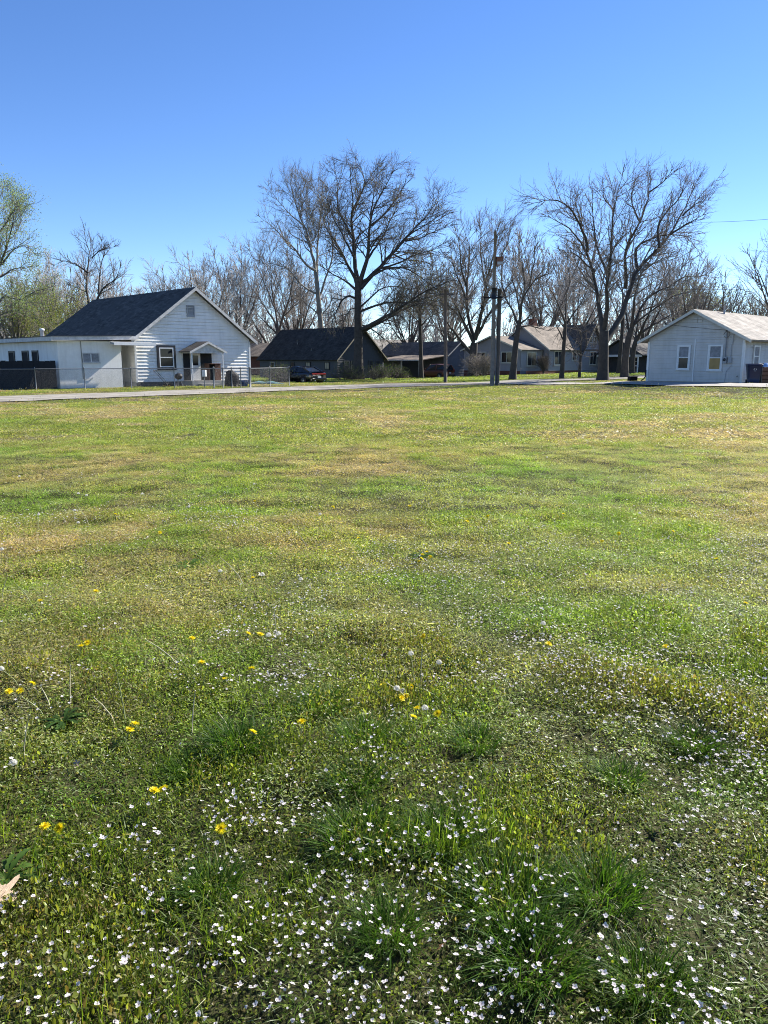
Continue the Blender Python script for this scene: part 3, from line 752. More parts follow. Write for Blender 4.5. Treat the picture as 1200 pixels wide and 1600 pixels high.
# chain-link fence in front of the white house
def chain_fence(name, label, P, posts, h, thick=()):
    """P: ground corner points; posts: list of parameters along the polyline"""
    P = [np.array(p, float) for p in P]
    o = thing(name, label, 'fence', tuple(P[0])); o0 = P[0]
    seg = [np.linalg.norm(b_-a_) for a_, b_ in zip(P[:-1], P[1:])]; cum = np.concatenate([[0], np.cumsum(seg)])
    def q(s):
        k = min(np.searchsorted(cum, s, 'right')-1, len(seg)-1); t = (s-cum[k])/seg[k]
        p = P[k]+(P[k+1]-P[k])*t; p = p.copy(); p[2] = float(H(p[0], p[1])); return p-o0
    L = cum[-1]
    for s in posts:
        p = q(s); r = .045 if any(abs(s-t) < .02 for t in thick) else .026
        b = MB(); b.tube([p+(0,0,-.2), p+(0,0,h+.04)], r, 10)
        b.lathe(tuple(p+np.array((0,0,h+.04))), [(r*1.15,0),(r*1.1,.03),(r*.5,.06),(0,.065)], 10); b.build('post', M['galv'], o)
    b = MB(); S = sorted(set(list(cum)+list(np.arange(0, L, 3))+[L]))
    b.tube([q(s)+(0,0,h) for s in S], .021, 8); b.build('top_rail', M['galv'], o)
    # woven wire
    st, nrow = .055, 20; V, Fq = [], []
    ns = int(L/st); A, B = [], []
    for sgn in (1, -1):
        for i in range(-nrow, ns+nrow):
            s0, s1 = i*st, (i+sgn*nrow)*st if False else i*st+sgn*nrow*st
            z0, z1 = .03, h-.01
            # clip to [0, L]
            def cl(sa, za, sb, zb):
                if sa == sb: return None
                lo, hi = 0.0, 1.0
                for bound, sign in ((0, 1), (L, -1)):
                    fa, fb = sign*(sa-bound), sign*(sb-bound)
                    if fa < 0 and fb < 0: return None
                    if fa < 0: lo = max(lo, fa/(fa-fb))
                    if fb < 0: hi = min(hi, fa/(fa-fb))
                if lo >= hi: return None
                return (sa+(sb-sa)*lo, za+(zb-za)*lo, sa+(sb-sa)*hi, za+(zb-za)*hi)
            c = cl(s0, z0, s1, z1)
            if c:
                a_ = q(min(max(c[0],0),L)); b_ = q(min(max(c[2],0),L)); a_ = a_+(0,0,c[1]); b_ = b_+(0,0,c[3])
                A.append(a_); B.append(b_)
    A, B = np.array(A), np.array(B); Pm = np.stack([A, B], 1); Rm = np.full((len(A), 2), .0019)
    Vt, Ft = tubes(Pm, Rm, 3)
    link('mesh_fabric', np_mesh('mesh_fabric', Vt, Ft), M['wire'], o)
    return o
def tubes(P, Rd, s):
    """many polylines (N,n,3) with radii (N,n) -> tube vertices and quads"""
    N, n, _ = P.shape
    T = np.gradient(P, axis=1) if n > 2 else np.repeat((P[:, 1:]-P[:, :1]), 2, 1)
    T = T/np.maximum(np.linalg.norm(T, axis=2, keepdims=True), 1e-9)
    mean = P[:, -1]-P[:, 0]; mean = mean/np.maximum(np.linalg.norm(mean, axis=1, keepdims=True), 1e-9)
    ref = np.where(np.abs(mean[:, 2:3]) > .75, np.array([[1., .13, 0]]), np.array([[0, 0, 1.]]))[:, None, :]
    A = np.cross(T, np.broadcast_to(ref, T.shape)); A /= np.maximum(np.linalg.norm(A, axis=2, keepdims=True), 1e-9)
    B = np.cross(T, A); th = np.arange(s)*2*np.pi/s
    V = P[:, :, None, :]+Rd[:, :, None, None]*(np.cos(th)[None, None, :, None]*A[:, :, None, :]+np.sin(th)[None, None, :, None]*B[:, :, None, :])
    i, j, k = np.meshgrid(np.arange(N), np.arange(n-1), np.arange(s), indexing='ij')
    a = (i*n+j)*s+k; b = (i*n+j)*s+(k+1) % s
    return V.reshape(-1, 3), np.stack([a, b, b+s, a+s], -1).reshape(-1, 4)
A_, B_, C_ = foot(-60, 40.5), foot(390, 45.5), foot(452, 49.0)
LAB = np.linalg.norm(B_-A_)
def fs(px):   # arc position along A-B of a photo column
    k = (px-600)/1223; d = B_-A_
    return (k*A_[1]-A_[0])/(d[0]-k*d[1])*LAB
LBC = np.linalg.norm(C_-B_)
posts = [fs(v) for v in (-55,53,130,203,271,333,347,361,375,390)]
chain_fence('chain_link_fence', 'low galvanised chain link fence running in front of the white house', [A_, B_, C_], posts+[LAB+.12, LAB+LBC*.5, LAB+LBC], 1.1, thick=(posts[5], posts[9]))
# dark screened fence beside the wing
b = MB()
o = thing('privacy_fence', 'black privacy screen fence standing left of the white wing', 'fence', (-17.95, 42.55, 0))
b.box(-8, 0, 0, .04, -.1, 1.5)
for k in range(27): b.box(-8+k*.3, -8+k*.3+.28, -.012, .0, 0, 1.52+.015*(k % 3))
b.build('screen', M['navy_screen'], o)
for k in range(4):
    b = MB(); b.box(-7.9+k*2.6, -7.82+k*2.6, .045, .12, -.2, 1.45); b.build('post', M['dark_pole'], o)

# ================================================================== THINGS AROUND THE HOUSES
g = thing('kettle_grill', 'black round kettle barbecue on thin legs by the white wall', 'grill', tuple(foot(280, 46.4)))
b = MB(); b.lathe((0,0,.62), [(0,-.2),(.12,-.19),(.2,-.1),(.23,0),(.225,.015),(.19,.1),(.1,.165),(0,.18)], 20); b.build('bowl', M['black_iron'], g)
b = MB(); b.tube([(-.05,0,.80),(-.04,0,.85),(.04,0,.85),(.05,0,.80)], .012, 6); b.build('lid_handle', M['black_iron'], g)
for t in (0, 2.1, 4.2):
    b = MB(); b.tube([(.1*math.cos(t),.1*math.sin(t),.47),(.22*math.cos(t),.22*math.sin(t),0)], .014, 6); b.build('leg', M['galv'], g)
g = thing('covered_grill', 'barbecue under a black cover beside the porch', 'grill', tuple(foot(363, 47.2)), R(30))
b = MB(); rg = random.Random(4); rings = []
for (zz, w, d) in ((0,.42,.33),(.25,.44,.34),(.55,.42,.33),(.72,.38,.3),(.88,.27,.22),(.97,.12,.1)):
    rings.append([(w*math.cos(t)*(1+.06*math.sin(5*t+zz*4))*(1 if abs(math.cos(t)) > .3 else 1.05)-.08*(zz > .8), d*math.sin(t)*(1+.07*math.cos(7*t)), zz) for t in np.linspace(0, 2*math.pi, 25)[:-1]])
b.loft(rings); b.build('cover', M['black_cover'], g)
b = MB(); b.lathe((.3,-.36,.07), [(0,-.02),(.07,-.02),(.07,.02),(0,.02)], 12, 'y'); b.build('wheel', M['rubber'], g)
g = thing('plastic_tub', 'small bright blue plastic tub at the right corner of the white house', 'tub', tuple(foot(382, 47.6)))
b = MB(); b.lathe((0,0,0), [(0,0),(.19,0),(.225,.3),(.245,.31),(.245,.33),(.22,.33),(.19,.04),(0,.03)], 20); b.build('tub_body', M['blue_tub'], g)
b = MB(); b.tube([(-.25,0,.27),(-.29,0,.2),(-.25,0,.17)], .012, 6); b.tube([(.25,0,.27),(.29,0,.2),(.25,0,.17)], .012, 6); b.build('handle', M['blue_tub'], g)
g = thing('post_box', 'white box on a thin post behind the fence gate', 'post box', tuple(foot(320, 45.3)))
b = MB(); b.box(-.025,.025,-.025,.025,-.1,.62); b.build('post', M['galv'], g)
b = MB(); b.box(-.11,.11,-.14,.14,.62,1.0); b.build('box_body', M['white_plastic'], g, .02)
b = MB(); b.box(-.085,.085,-.155,-.142,.66,.95); b.build('box_door', M['white_trim'], g)
# cabinet on the porch (local to the house grid)
cw = wh.matrix_basis if False else None
def house_pt(o, p):
    c, s = math.cos(GRID), math.sin(GRID); l = o.location
    return (l.x+c*p[0]-s*p[1], l.y+s*p[0]+c*p[1], l.z+p[2])
g = thing('wooden_cabinet', 'red brown wooden cabinet standing on the porch of the white house', 'cabinet', house_pt(wh, (4.72,-.75,.33)), GRID)
b = MB(); b.box(-.42,-.39,-.25,.25,0,1.0); b.build('side_panel', M['brown_wood'], g)
b = MB(); b.box(.39,.42,-.25,.25,0,1.0); b.build('side_panel', M['brown_wood'], g)
b = MB(); b.box(-.46,.46,-.29,.27,1.0,1.04); b.build('top', M['brown_wood'], g)
b = MB(); b.box(-.388,.388,.2,.25,0,.998); b.box(-.388,.388,-.2,.198,.45,.48); b.build('back_panel', M['dark_interior'], g)
b = MB(); b.box(.01,.385,-.25,-.22,.02,.97); d_ = b.build('door', M['brown_wood'], g)
b = MB(); b.lathe((.06,-.25,.55), [(0,-.04),(.02,-.035),(.015,0)], 8, 'y'); b.build('knob', M['chrome'], d_)
g = thing('push_mower', 'old black push mower leaning by the white house window', 'mower', tuple(foot(262, 45.9)), R(-20))
b = MB(); b.lathe((0,-.2,.13), [(0,-.04),(.13,-.04),(.13,.04),(0,.04)], 16, 'y'); b.build('wheel', M['rubber'], g)
b = MB(); b.lathe((0,.2,.13), [(0,-.04),(.13,-.04),(.13,.04),(0,.04)], 16, 'y'); b.build('wheel', M['rubber'], g)
b = MB(); b.lathe((0,0,.13), [(.05,-.15),(.09,-.15),(.09,.15),(.05,.15)], 10, 'y'); b.box(-.16,.12,-.15,.15,.17,.24); b.build('deck', M['black_iron'], g)
for y in (-.1, .1):
    b = MB(); b.tube([(-.05,y,.2),(-.5,y,.62),(-.85,y*1.3,.95)], .014, 6); b.build('handle_bar', M['black_iron'], g)
b = MB(); b.tube([(-.85,-.15,.95),(-.85,.15,.95)], .02, 6); b.build('grip', M['rubber'], g)
f = house_pt(wh, (8.2, 1.7, 3.02))
g = thing('satellite_dish', 'grey satellite dish on the right roof edge of the white house', 'satellite dish', f, R(200))
b = MB(); b.tube([(0,0,-.35),(0,0,.25),(0,-.08,.4)], .025, 8); b.build('mast', M['galv'], g)
b = MB(); b.lathe((0,-.02,.5), [(0,-.02),(.15,-.035),(.28,-.10),(.33,-.15),(.335,-.145),(.28,-.08),(.15,-.01),(0,.0)], 24, 'y'); b.build('dish', M['white_plastic'], g)
b = MB(); b.tube([(0,-.1,.2),(0,-.45,.42)], .014, 6); b.box(-.04,.04,-.5,-.42,.4,.48); b.build('receiver_arm', M['grey_box'], g)
g = thing('folded_tarp', 'crumpled teal sheet lying on the ground behind the chain link fence', 'tarp', tuple(foot(413, 52)))
b = MB(); rings = []
for k, (w, h_) in enumerate(((.1,.02),(.55,.10),(.7,.22),(.6,.14),(.75,.2),(.4,.1),(.1,.02))):
    x = -1.3+k*.44; rings.append([(x, -w, 0), (x, -w*.6, h_*.8), (x+.06, 0, h_), (x, w*.5, h_*.7), (x, w, 0)])
b.loft(rings); b.build('sheet', M['green_paint'], g)
b = MB(); b.tube([(-1.2,-.5,.05),(0,-.62,.16),(1.2,-.3,.05)], .02, 6); b.build('rope', M['white_plastic'], g)

# right of the lot: wheeled bin, boards, basin added for a glint, black box
f = foot(1176, 39.9)
g = thing('wheeled_bin', 'dark blue wheeled rubbish bin at the corner of the pale house', 'bin', tuple(f), R(-15))
def rr(w, d, z, n=6, r=.06):
    pts = []
    for (cx, cy, a0) in ((w-r, d-r, 0), (-w+r, d-r, 90), (-w+r, -d+r, 180), (w-r, -d+r, 270)):
        for k in range(n): t = R(a0+90*k/(n-1)); pts.append((cx+r*math.cos(t), cy+r*math.sin(t), z))
    return pts
b = MB(); b.loft([rr(.25,.27,.05), rr(.27,.3,.3), rr(.33,.36,.86), rr(.35,.38,.87), rr(.35,.38,.92)]); b.build('bin_body', M['blue_bin'], g)
b = MB(); b.loft([rr(.36,.39,.925), rr(.37,.40,.95), rr(.34,.36,.99), rr(.2,.25,1.01)]); b.build('lid', M['blue_bin'], g)
for x in (-.26, .26):
    b = MB(); b.lathe((x,.3,.11), [(0,-.03),(.11,-.03),(.11,.03),(0,.03)], 16, 'x'); b.build('wheel', M['rubber'], g)
b = MB(); b.tube([(-.28,.42,.9),(.28,.42,.9)], .02, 8); b.build('handle', M['black_iron'], g)
b = MB()   # white three-arrow mark on the front, as flat bars
for k in range(3):
    t = R(90+120*k); t2 = R(90+120*(k+1)); c = (0,-.352,.70)
    p = (.075*math.cos(t+.35), -.345, .70+.075*math.sin(t+.35)); q_ = (.075*math.cos(t2-.35), -.345, .70+.075*math.sin(t2-.35))
    b.bar(p, q_, .012, .022, up=(0,1,0))
b.build('arrow_mark', M['white_plastic'], g)
f = foot(1193, 40.2)
g = thing('wooden_crate', 'brown weathered wooden crate right of the blue bin', 'crate', tuple(f), R(10))
for k in range(4):
    b = MB(); b.box(-.35,.45,-.3,-.27,.03+k*.2,.20+k*.2); b.build('front_slat', M['brown_wood'], g)
b = MB(); b.box(-.35,.45,.27,.3,0,.82); b.box(.42,.45,-.268,.268,0,.82); b.build('crate_side', M['brown_wood'], g)
b = MB(); b.box(-.37,-.352,-.31,.3,0,.84); b.build('pale_board', M['grey_wood'], g)
g = thing('glint_basin', 'bright metal basin added for the glint on top of the brown crate', 'basin', (f[0]-.02, f[1]-.02, f[2]+.83), 0)
b = MB(); b.lathe((0,0,0), [(0,.2),(.12,.19),(.24,.12),(.29,.02),(.32,0),(.31,.0),(.28,.015),(.23,.11),(.12,.175),(0,.185)], 28); b.build('basin_shell', M['chrome'], g)  # basin shape added to make a sun glint; the shiny thing is unidentified
f = foot(988, 47.5)
g = thing('black_crate', 'small black box lying on the grass left of the pale house', 'box', tuple(f), R(15))
b = MB(); b.box(-.25,.25,-.17,.17,.03,.27); b.build('box_body', M['black_cover'], g, .02)
b = MB(); b.box(-.27,.27,-.19,.19,.272,.30); b.build('lid', M['black_iron'], g)
b = MB(); b.tube([(-.1,-.2,.28),(-.08,-.2,.36),(.08,-.2,.36),(.1,-.2,.28)], .012, 6); b.build('handle', M['black_iron'], g)
f = foot(630, 86)
g = thing('log_pile', 'low stack of cut logs in the grass before the carport', 'logs', tuple(f))
for k, (x, y, z_) in enumerate(((-.5,0,.14),(.0,0,.14),(.5,0,.14),(-.25,.05,.38))):
    b = MB(); b.tube([(x-.02,-.5+y,z_),(x+.03,.5+y,z_)], .13, 10); b.build('log', M['brown_wood'], g)

# ================================================================== CARS
def car(name, label, loc, rz, body_st, glass_st, roof_rng, wheels, paint, rear):
    o = thing(name, label, 'car', tuple(loc), rz)
    def ring(x, zb, zt, w):
        h = zt-zb
        half = [(-w*.82,zb),(-w*.97,zb+.08*h),(-w,zb+.3*h),(-w*1.0,zb+.62*h),(-w*.955,zb+.9*h),(-w*.86,zt)]
        return [(x,a,c) for a, c in half]+[(x,-a,c) for a, c in reversed(half)]
    b = MB(); b.loft([ring(*s) for s in body_st]); bo = b.build('body', paint, o)
    sb = bo.modifiers.new('sub', 'SUBSURF'); sb.levels = sb.render_levels = 1
    b = MB(); b.loft([[(x,-wb,zb),(x,-wt,zt),(x,wt,zt),(x,wb,zb)] for (x,zb,zt,wb,wt) in glass_st], smooth=False); b.build('windows', M['glass_dark'], o, .03)
    i0, i1 = roof_rng
    b = MB(); rs = glass_st[i0:i1+1]
    b.loft([[(x,-wt*1.06,zt-.03),(x,-wt*.8,zt+.035),(x,0,zt+.05),(x,wt*.8,zt+.035),(x,wt*1.06,zt-.03),(x,0,zt-.02)] for (x,zb,zt,wb,wt) in rs]); b.build('roof_panel', paint, o)
    g0, ga, gb, g1 = glass_st[0], glass_st[i0], glass_st[i1], glass_st[-1]
    for s in (-1, 1):
        b = MB()
        b.bar((g0[0],s*g0[4],g0[2]-.02),(ga[0],s*ga[4],ga[2]),.07,.12); b.bar((g1[0],s*g1[3],g1[1]+.03),(gb[0],s*gb[4],gb[2]),.06,.06)
        xm = (ga[0]+gb[0])/2; b.bar((xm,s*(ga[3]-.005),ga[1]),(xm,s*(ga[4]+.01),ga[2]),.05,.09)
        b.build('pillar', paint, o)
        b = MB(); b.lathe((g1[0]-.25,s*(g1[3]+.19),g1[1]+.1), [(0,-.06),(.06,-.05),(.085,0),(.06,.05),(0,.06)], 10, 'y'); b.build('wing_mirror', paint, o)
    for (x, r) in wheels:
        for s in (-1, 1):
            w = MB(); w.lathe((x,s*.87,r), [(r*.62,-.11),(r*.95,-.11),(r,-.08),(r,.08),(r*.95,.11),(r*.62,.11)], 26, 'y'); wt = w.build('wheel', M['rubber'], o)
            w = MB(); w.lathe((x,s*.87,r), [(0,s*.09),(r*.2,s*.095),(r*.22,s*.07),(r*.62,s*.10),(r*.63,s*.05),(0,s*.03)], 26, 'y')
            for k in range(5):
                t = 2*math.pi*k/5; w.bar((x+.05*math.cos(t),s*.975,r+.05*math.sin(t)),(x+r*.6*math.cos(t),s*.98,r+r*.6*math.sin(t)),.05,.03,up=(0,1,0))
            w.build('rim', M['rim'], wt)
            w = MB(); w.lathe((x,s*.87,r), [(r*1.0+.015,-.02*s),(r*1.12,.0),(r*1.14,.06*s),(r*1.0+.02,.065*s)], 26, 'y'); w.build('wheel_arch', M['black_trim'], o)
    rear(o)
    return o
def sedan_rear(o):
    b = MB(); b.bar((-2.425,-.74,.88),(-2.425,.74,.88),.07,.13); b.build('tail_light', M['red_lens'], o, .02)
    b = MB(); b.box(-2.50,-2.44,-.17,.17,.55,.70); b.build('number_plate', M['white_plastic'], o)
    b = MB(); b.hexa([(-2.40,-.70,1.04),(-2.40,.70,1.04),(-2.12,.72,1.075),(-2.12,-.72,1.075)],[(-2.46,-.68,1.085),(-2.46,.68,1.085),(-2.12,.70,1.095),(-2.12,-.70,1.095)]); b.build('boot_spoiler', M['black_paint'], o)
    b = MB(); b.hexa([(-2.5,-.80,.33),(-2.5,.80,.33),(-2.38,.88,.33),(-2.38,-.88,.33)],[(-2.5,-.78,.52),(-2.5,.78,.52),(-2.38,.86,.52),(-2.38,-.86,.52)]); b.build('bumper', M['black_paint'], o, .03)
    for y in (-.5, .5):
        b = MB(); b.lathe((-2.5,y,.32), [(.03,-.04),(.045,-.04),(.045,.06),(.03,.06)], 10, 'x'); b.build('exhaust_tip', M['chrome'], o)
rear_c = foot(499, 65.0); vx, vy = -.695, .719
car('parked_car', 'black sedan with a full width red tail light parked by the chain link fence', (rear_c[0]+vx*2.45, rear_c[1]+vy*2.45, float(H(rear_c[0]-1.7, rear_c[1]+1.7))+.0), R(134),
    [(-2.45,.42,.90,.70),(-2.40,.30,1.0,.82),(-2.2,.24,1.06,.90),(-1.5,.21,1.04,.93),(-.5,.2,.99,.93),(.6,.2,.98,.93),(1.5,.2,.95,.92),(2.1,.22,.84,.88),(2.38,.3,.72,.78),(2.45,.38,.6,.66)],
    [(-1.95,1.03,1.06,.78,.72),(-1.05,.99,1.41,.84,.60),(-.2,.98,1.47,.85,.61),(.45,.97,1.45,.85,.61),(1.35,.94,.99,.80,.72)], (1, 3), [(-1.45,.335),(1.5,.335)], M['black_paint'], sedan_rear)
def hatch_rear(o):
    for y in (-.72, .72):
        b = MB(); b.box(-2.08,-1.98,y-.11,y+.11,.82,1.12); b.build('tail_light', M['red_lens'], o, .02)
    b = MB(); b.box(-2.12,-2.03,-.17,.17,.66,.78); b.build('number_plate', M['white_plastic'], o)
    b = MB(); b.hexa([(-2.16,-.82,.36),(-2.16,.82,.36),(-2.0,.88,.36),(-2.0,-.88,.36)],[(-2.16,-.80,.58),(-2.16,.80,.58),(-2.0,.86,.58),(-2.0,-.86,.58)]); b.build('bumper', M['chrome'], o, .03)
rear_c = foot(703, 88.0)
car('parked_car', 'orange hatchback parked beside the carport', (rear_c[0]+vx*2.1, rear_c[1]+vy*2.1, float(H(rear_c[0]-1.5, rear_c[1]+1.5))), R(134),
    [(-2.08,.45,1.02,.76),(-2.02,.3,1.08,.84),(-1.8,.26,1.08,.88),(-.8,.24,1.06,.89),(.4,.24,1.05,.89),(1.2,.25,1.02,.87),(1.7,.27,.92,.83),(2.0,.33,.78,.74),(2.06,.4,.66,.64)],
    [(-1.98,1.05,1.12,.80,.76),(-1.7,1.05,1.58,.83,.66),(-.6,1.04,1.66,.84,.67),(.3,1.04,1.63,.84,.66),(1.05,1.01,1.06,.80,.74)], (1, 3), [(-1.3,.34),(1.3,.34)], M['orange_paint'], hatch_rear)

# ================================================================== TREES
def resample(P, n, rng, jit=0.0):
    """smooth polyline through given points, n samples"""
    P = np.array(P, float)
    d = np.concatenate([[0], np.cumsum(np.linalg.norm(np.diff(P, axis=0), axis=1))]); t = np.linspace(0, d[-1], n)
    Q = np.stack([np.interp(t, d, P[:, k]) for k in range(P.shape[1])], 1)
    for _ in range(2): Q[1:-1] = (Q[:-2]+2*Q[1:-1]+Q[2:])/4
    if jit: 
        w = rng.normal(0, jit*d[-1], (n, 3)); w[0] = 0
        w[1:-1] = (w[:-2]+w[1:-1]+w[2:])/3
        Q[:, :3] += w
    return Q
def norm(a): return a/np.maximum(np.linalg.norm(a, axis=-1, keepdims=True), 1e-9)
def spawn(P, Rd, rng, count, lf, ang, m, up, jit, tmin=.2, rfac=.55, rmin=.006, lmin=.3, lmax=9, even=True, tend=.35, endf=.6):
    """children of a set of polylines: P (N,n,3), Rd (N,n); returns the children's polylines"""
    N, n, _ = P.shape
    L = np.linalg.norm(np.diff(P, axis=1), axis=2).sum(1)
    cnt = np.maximum(1, np.round(count*np.ones(N) if np.ndim(count) == 0 else count)).astype(int)
    i = np.repeat(np.arange(N), cnt); K = len(i)
    order = np.concatenate([np.arange(c) for c in cnt]); tot = cnt[i]
    t = tmin+(1-tmin)*np.clip((order+rng.uniform(.1, .9, K))/tot, 0, 1)
    t = np.where(order == tot-1, 1.0, t)
    x = t*(n-1); k = np.minimum(x.astype(int), n-2); f = (x-k)[:, None]
    pos = P[i, k]*(1-f)+P[i, k+1]*f
    rad = Rd[i, k]*(1-f[:, 0])+Rd[i, k+1]*f[:, 0]
    tan = norm(P[i, k+1]-P[i, k])
    rnd = rng.normal(size=(K, 3)); perp = norm(rnd-(rnd*tan).sum(1, keepdims=True)*tan)
    a = rng.uniform(ang[0], ang[1], K); a = np.where(t > .98, a*.35, a)
    d = norm(np.cos(a)[:, None]*tan+np.sin(a)[:, None]*perp)
    ln = np.clip(lf*L[i]*(1.12-.42*t)*rng.uniform(.6, 1.3, K), lmin, lmax)*np.where(t > .98, endf, 1.0)
    pts = [pos]; h = (ln/m)[:, None]
    for _ in range(m):
        d = norm(d+rng.normal(0, jit, (K, 3))+np.array([0, 0, up])); pts.append(pts[-1]+d*h)
    C = np.stack(pts, 1)
    r0 = np.maximum(rad*rfac*rng.uniform(.75, 1.1, K), rmin)
    Rc = r0[:, None]*np.linspace(1, tend, m+1)[None, :]
    return C, np.maximum(Rc, rmin*.6)
def stack_tubes(groups):
    Vs, Fs, o = [], [], 0
    for P, Rd, s in groups:
        V, Fq = tubes(P, Rd, s); Vs.append(V); Fs.append(Fq+o); o += len(V)
    return np.concatenate(Vs), np.concatenate(Fs)
def twigs(LP, LR, rng, dens=1.0, lf=(.34, .50, .58), up=(.06, .05, .06), jit=.11, per_m=1.5, n2=6, n3=5, rmin=(.02, .012, .008), ang=(.45, .95), lmax=(4.0, 2.3, 1.2), sub=4):
    """smaller limbs on the limbs, then three levels of branches; returns tube groups and the twig tips"""
    P0, R0 = spawn(LP, LR, rng, sub, .36, (.4, .85), LP.shape[1]-1, up[0], .10, .30, .55, rmin[0]*1.2, 1.0, lmax[0]*1.25, tend=.3, endf=.25)
    AP, AR = np.concatenate([LP, P0]), np.concatenate([LR, R0])
    L = np.linalg.norm(np.diff(AP, axis=1), axis=2).sum(1)
    P1, R1 = spawn(AP, AR, rng, np.maximum(3, L*per_m*dens*.62), lf[0], ang, 6, up[0], jit, .22, .5, rmin[0], .7, lmax[0]*.8, endf=.35)
    L1 = np.linalg.norm(np.diff(P1, axis=1), axis=2).sum(1)
    P2, R2 = spawn(P1, R1, rng, np.clip(L1*n2*.42*dens, 2, n2+2), lf[1], ang, 4, up[1], jit, .15, .55, rmin[1], .4, lmax[1], endf=.6)
    L2 = np.linalg.norm(np.diff(P2, axis=1), axis=2).sum(1)
    P3, R3 = spawn(P2, R2, rng, np.clip(L2*n3*.75, 2, n3+2), lf[2], (.3, .8), 3, up[2], jit, .1, .6, rmin[2], .3, lmax[2], endf=.6)
    return [(P0, R0, 6), (P1, R1, 5), (P2, R2, 3), (P3, R3, 3)], P3[:, -1]
def leaf_quads(tips, rng, n, spread, size, cols, drop=0.0):
    """small leaf faces scattered round twig tips"""
    i = rng.integers(0, len(tips), n)
    c = tips[i]+rng.normal(0, spread, (n, 3))
    a = norm(rng.normal(size=(n, 3))); b = norm(np.cross(a, rng.normal(size=(n, 3))))
    s = size*rng.uniform(.5, 1.3, n)[:, None]
    V = np.stack([c-a*s, c+b*s*.55, c+a*s, c-b*s*.55], 1)
    cl = np.array(cols)[rng.integers(0, len(cols), n)]*rng.uniform(.7, 1.25, (n, 1))
    q = np.arange(n)[:, None]*4+np.arange(4)[None, :]
    return V.reshape(-1, 3), q, np.repeat(cl, 4, 0)
M['tree_leaf'] = leafmat('spring_leaves', tone=False, trans=.5, rough=.6)

def tree_parts(root, limbs, seed, bark, twigm, leaf=None, tw=None, nres=14):
    """limbs: list of (points (k,3) local, radii r0, r1); the first is the trunk"""
    rng = np.random.default_rng(seed); tw = tw or {}
    LP, LR = [], []
    for j, (pts, r0, r1) in enumerate(limbs):
        Q = resample(pts, nres, rng, .0 if j == 0 else .012)
        r = r0+(r1-r0)*np.linspace(0, 1, nres)**.8
        if j == 0: r = r*(1+.55*np.exp(-np.linspace(0, 1, nres)*9))
        LP.append(Q); LR.append(r)
    LP, LR = np.array(LP), np.array(LR)
    V, Fq = stack_tubes([(LP[:1], LR[:1], 14), (LP[1:], LR[1:], 8)])
    link('trunk', np_mesh('trunk', V, Fq, smooth=True), bark, root)
    gr, tips = twigs(LP[1:], LR[1:], rng, **tw)
    V, Fq = stack_tubes(gr)
    link('crown', np_mesh('crown', V, Fq, smooth=True), twigm, root)
    if leaf:
        V, q, c = leaf_quads(tips, rng, *leaf)
        link('foliage', np_mesh('foliage', V, q, col=c), M['tree_leaf'], root)
    return root
def photo_tree(name, label, px, Y, limbs, conv, seed, bark, twigm, leaf=None, tw=None, group=None, depth=.55):
    """limbs drawn in zoomed photo coordinates; each gets its own slant in depth so that the crown is round"""
    sc, ox, oy = conv; base = foot(px, Y); rng = np.random.default_rng(seed+100)
    out = []
    for j, (pts, r0, r1) in enumerate(limbs):
        W = np.array([at(ox+x/sc, oy+y/sc, Y) for x, y in pts])
        if j == 0: W[0, 2] = base[2]-.25; k = 0
        else: k = rng.uniform(.35, 1.0)*depth*(1 if j % 2 else -1)
        d = np.concatenate([[0], np.cumsum(np.linalg.norm(np.diff(W, axis=0), axis=1))])
        dy = k*d                      # slide along the viewing ray
        W = np.array([cam_pos+(w-cam_pos)*(Y+q_)/Y for w, q_ in zip(W, dy)])
        out.append((W-base, r0, r1))
    root = thing(name, label, 'tree', tuple(base), 0, group)
    return tree_parts(root, out, seed, bark, twigm, leaf, tw)
cam_pos = np.array([0, 0, CAM_H])

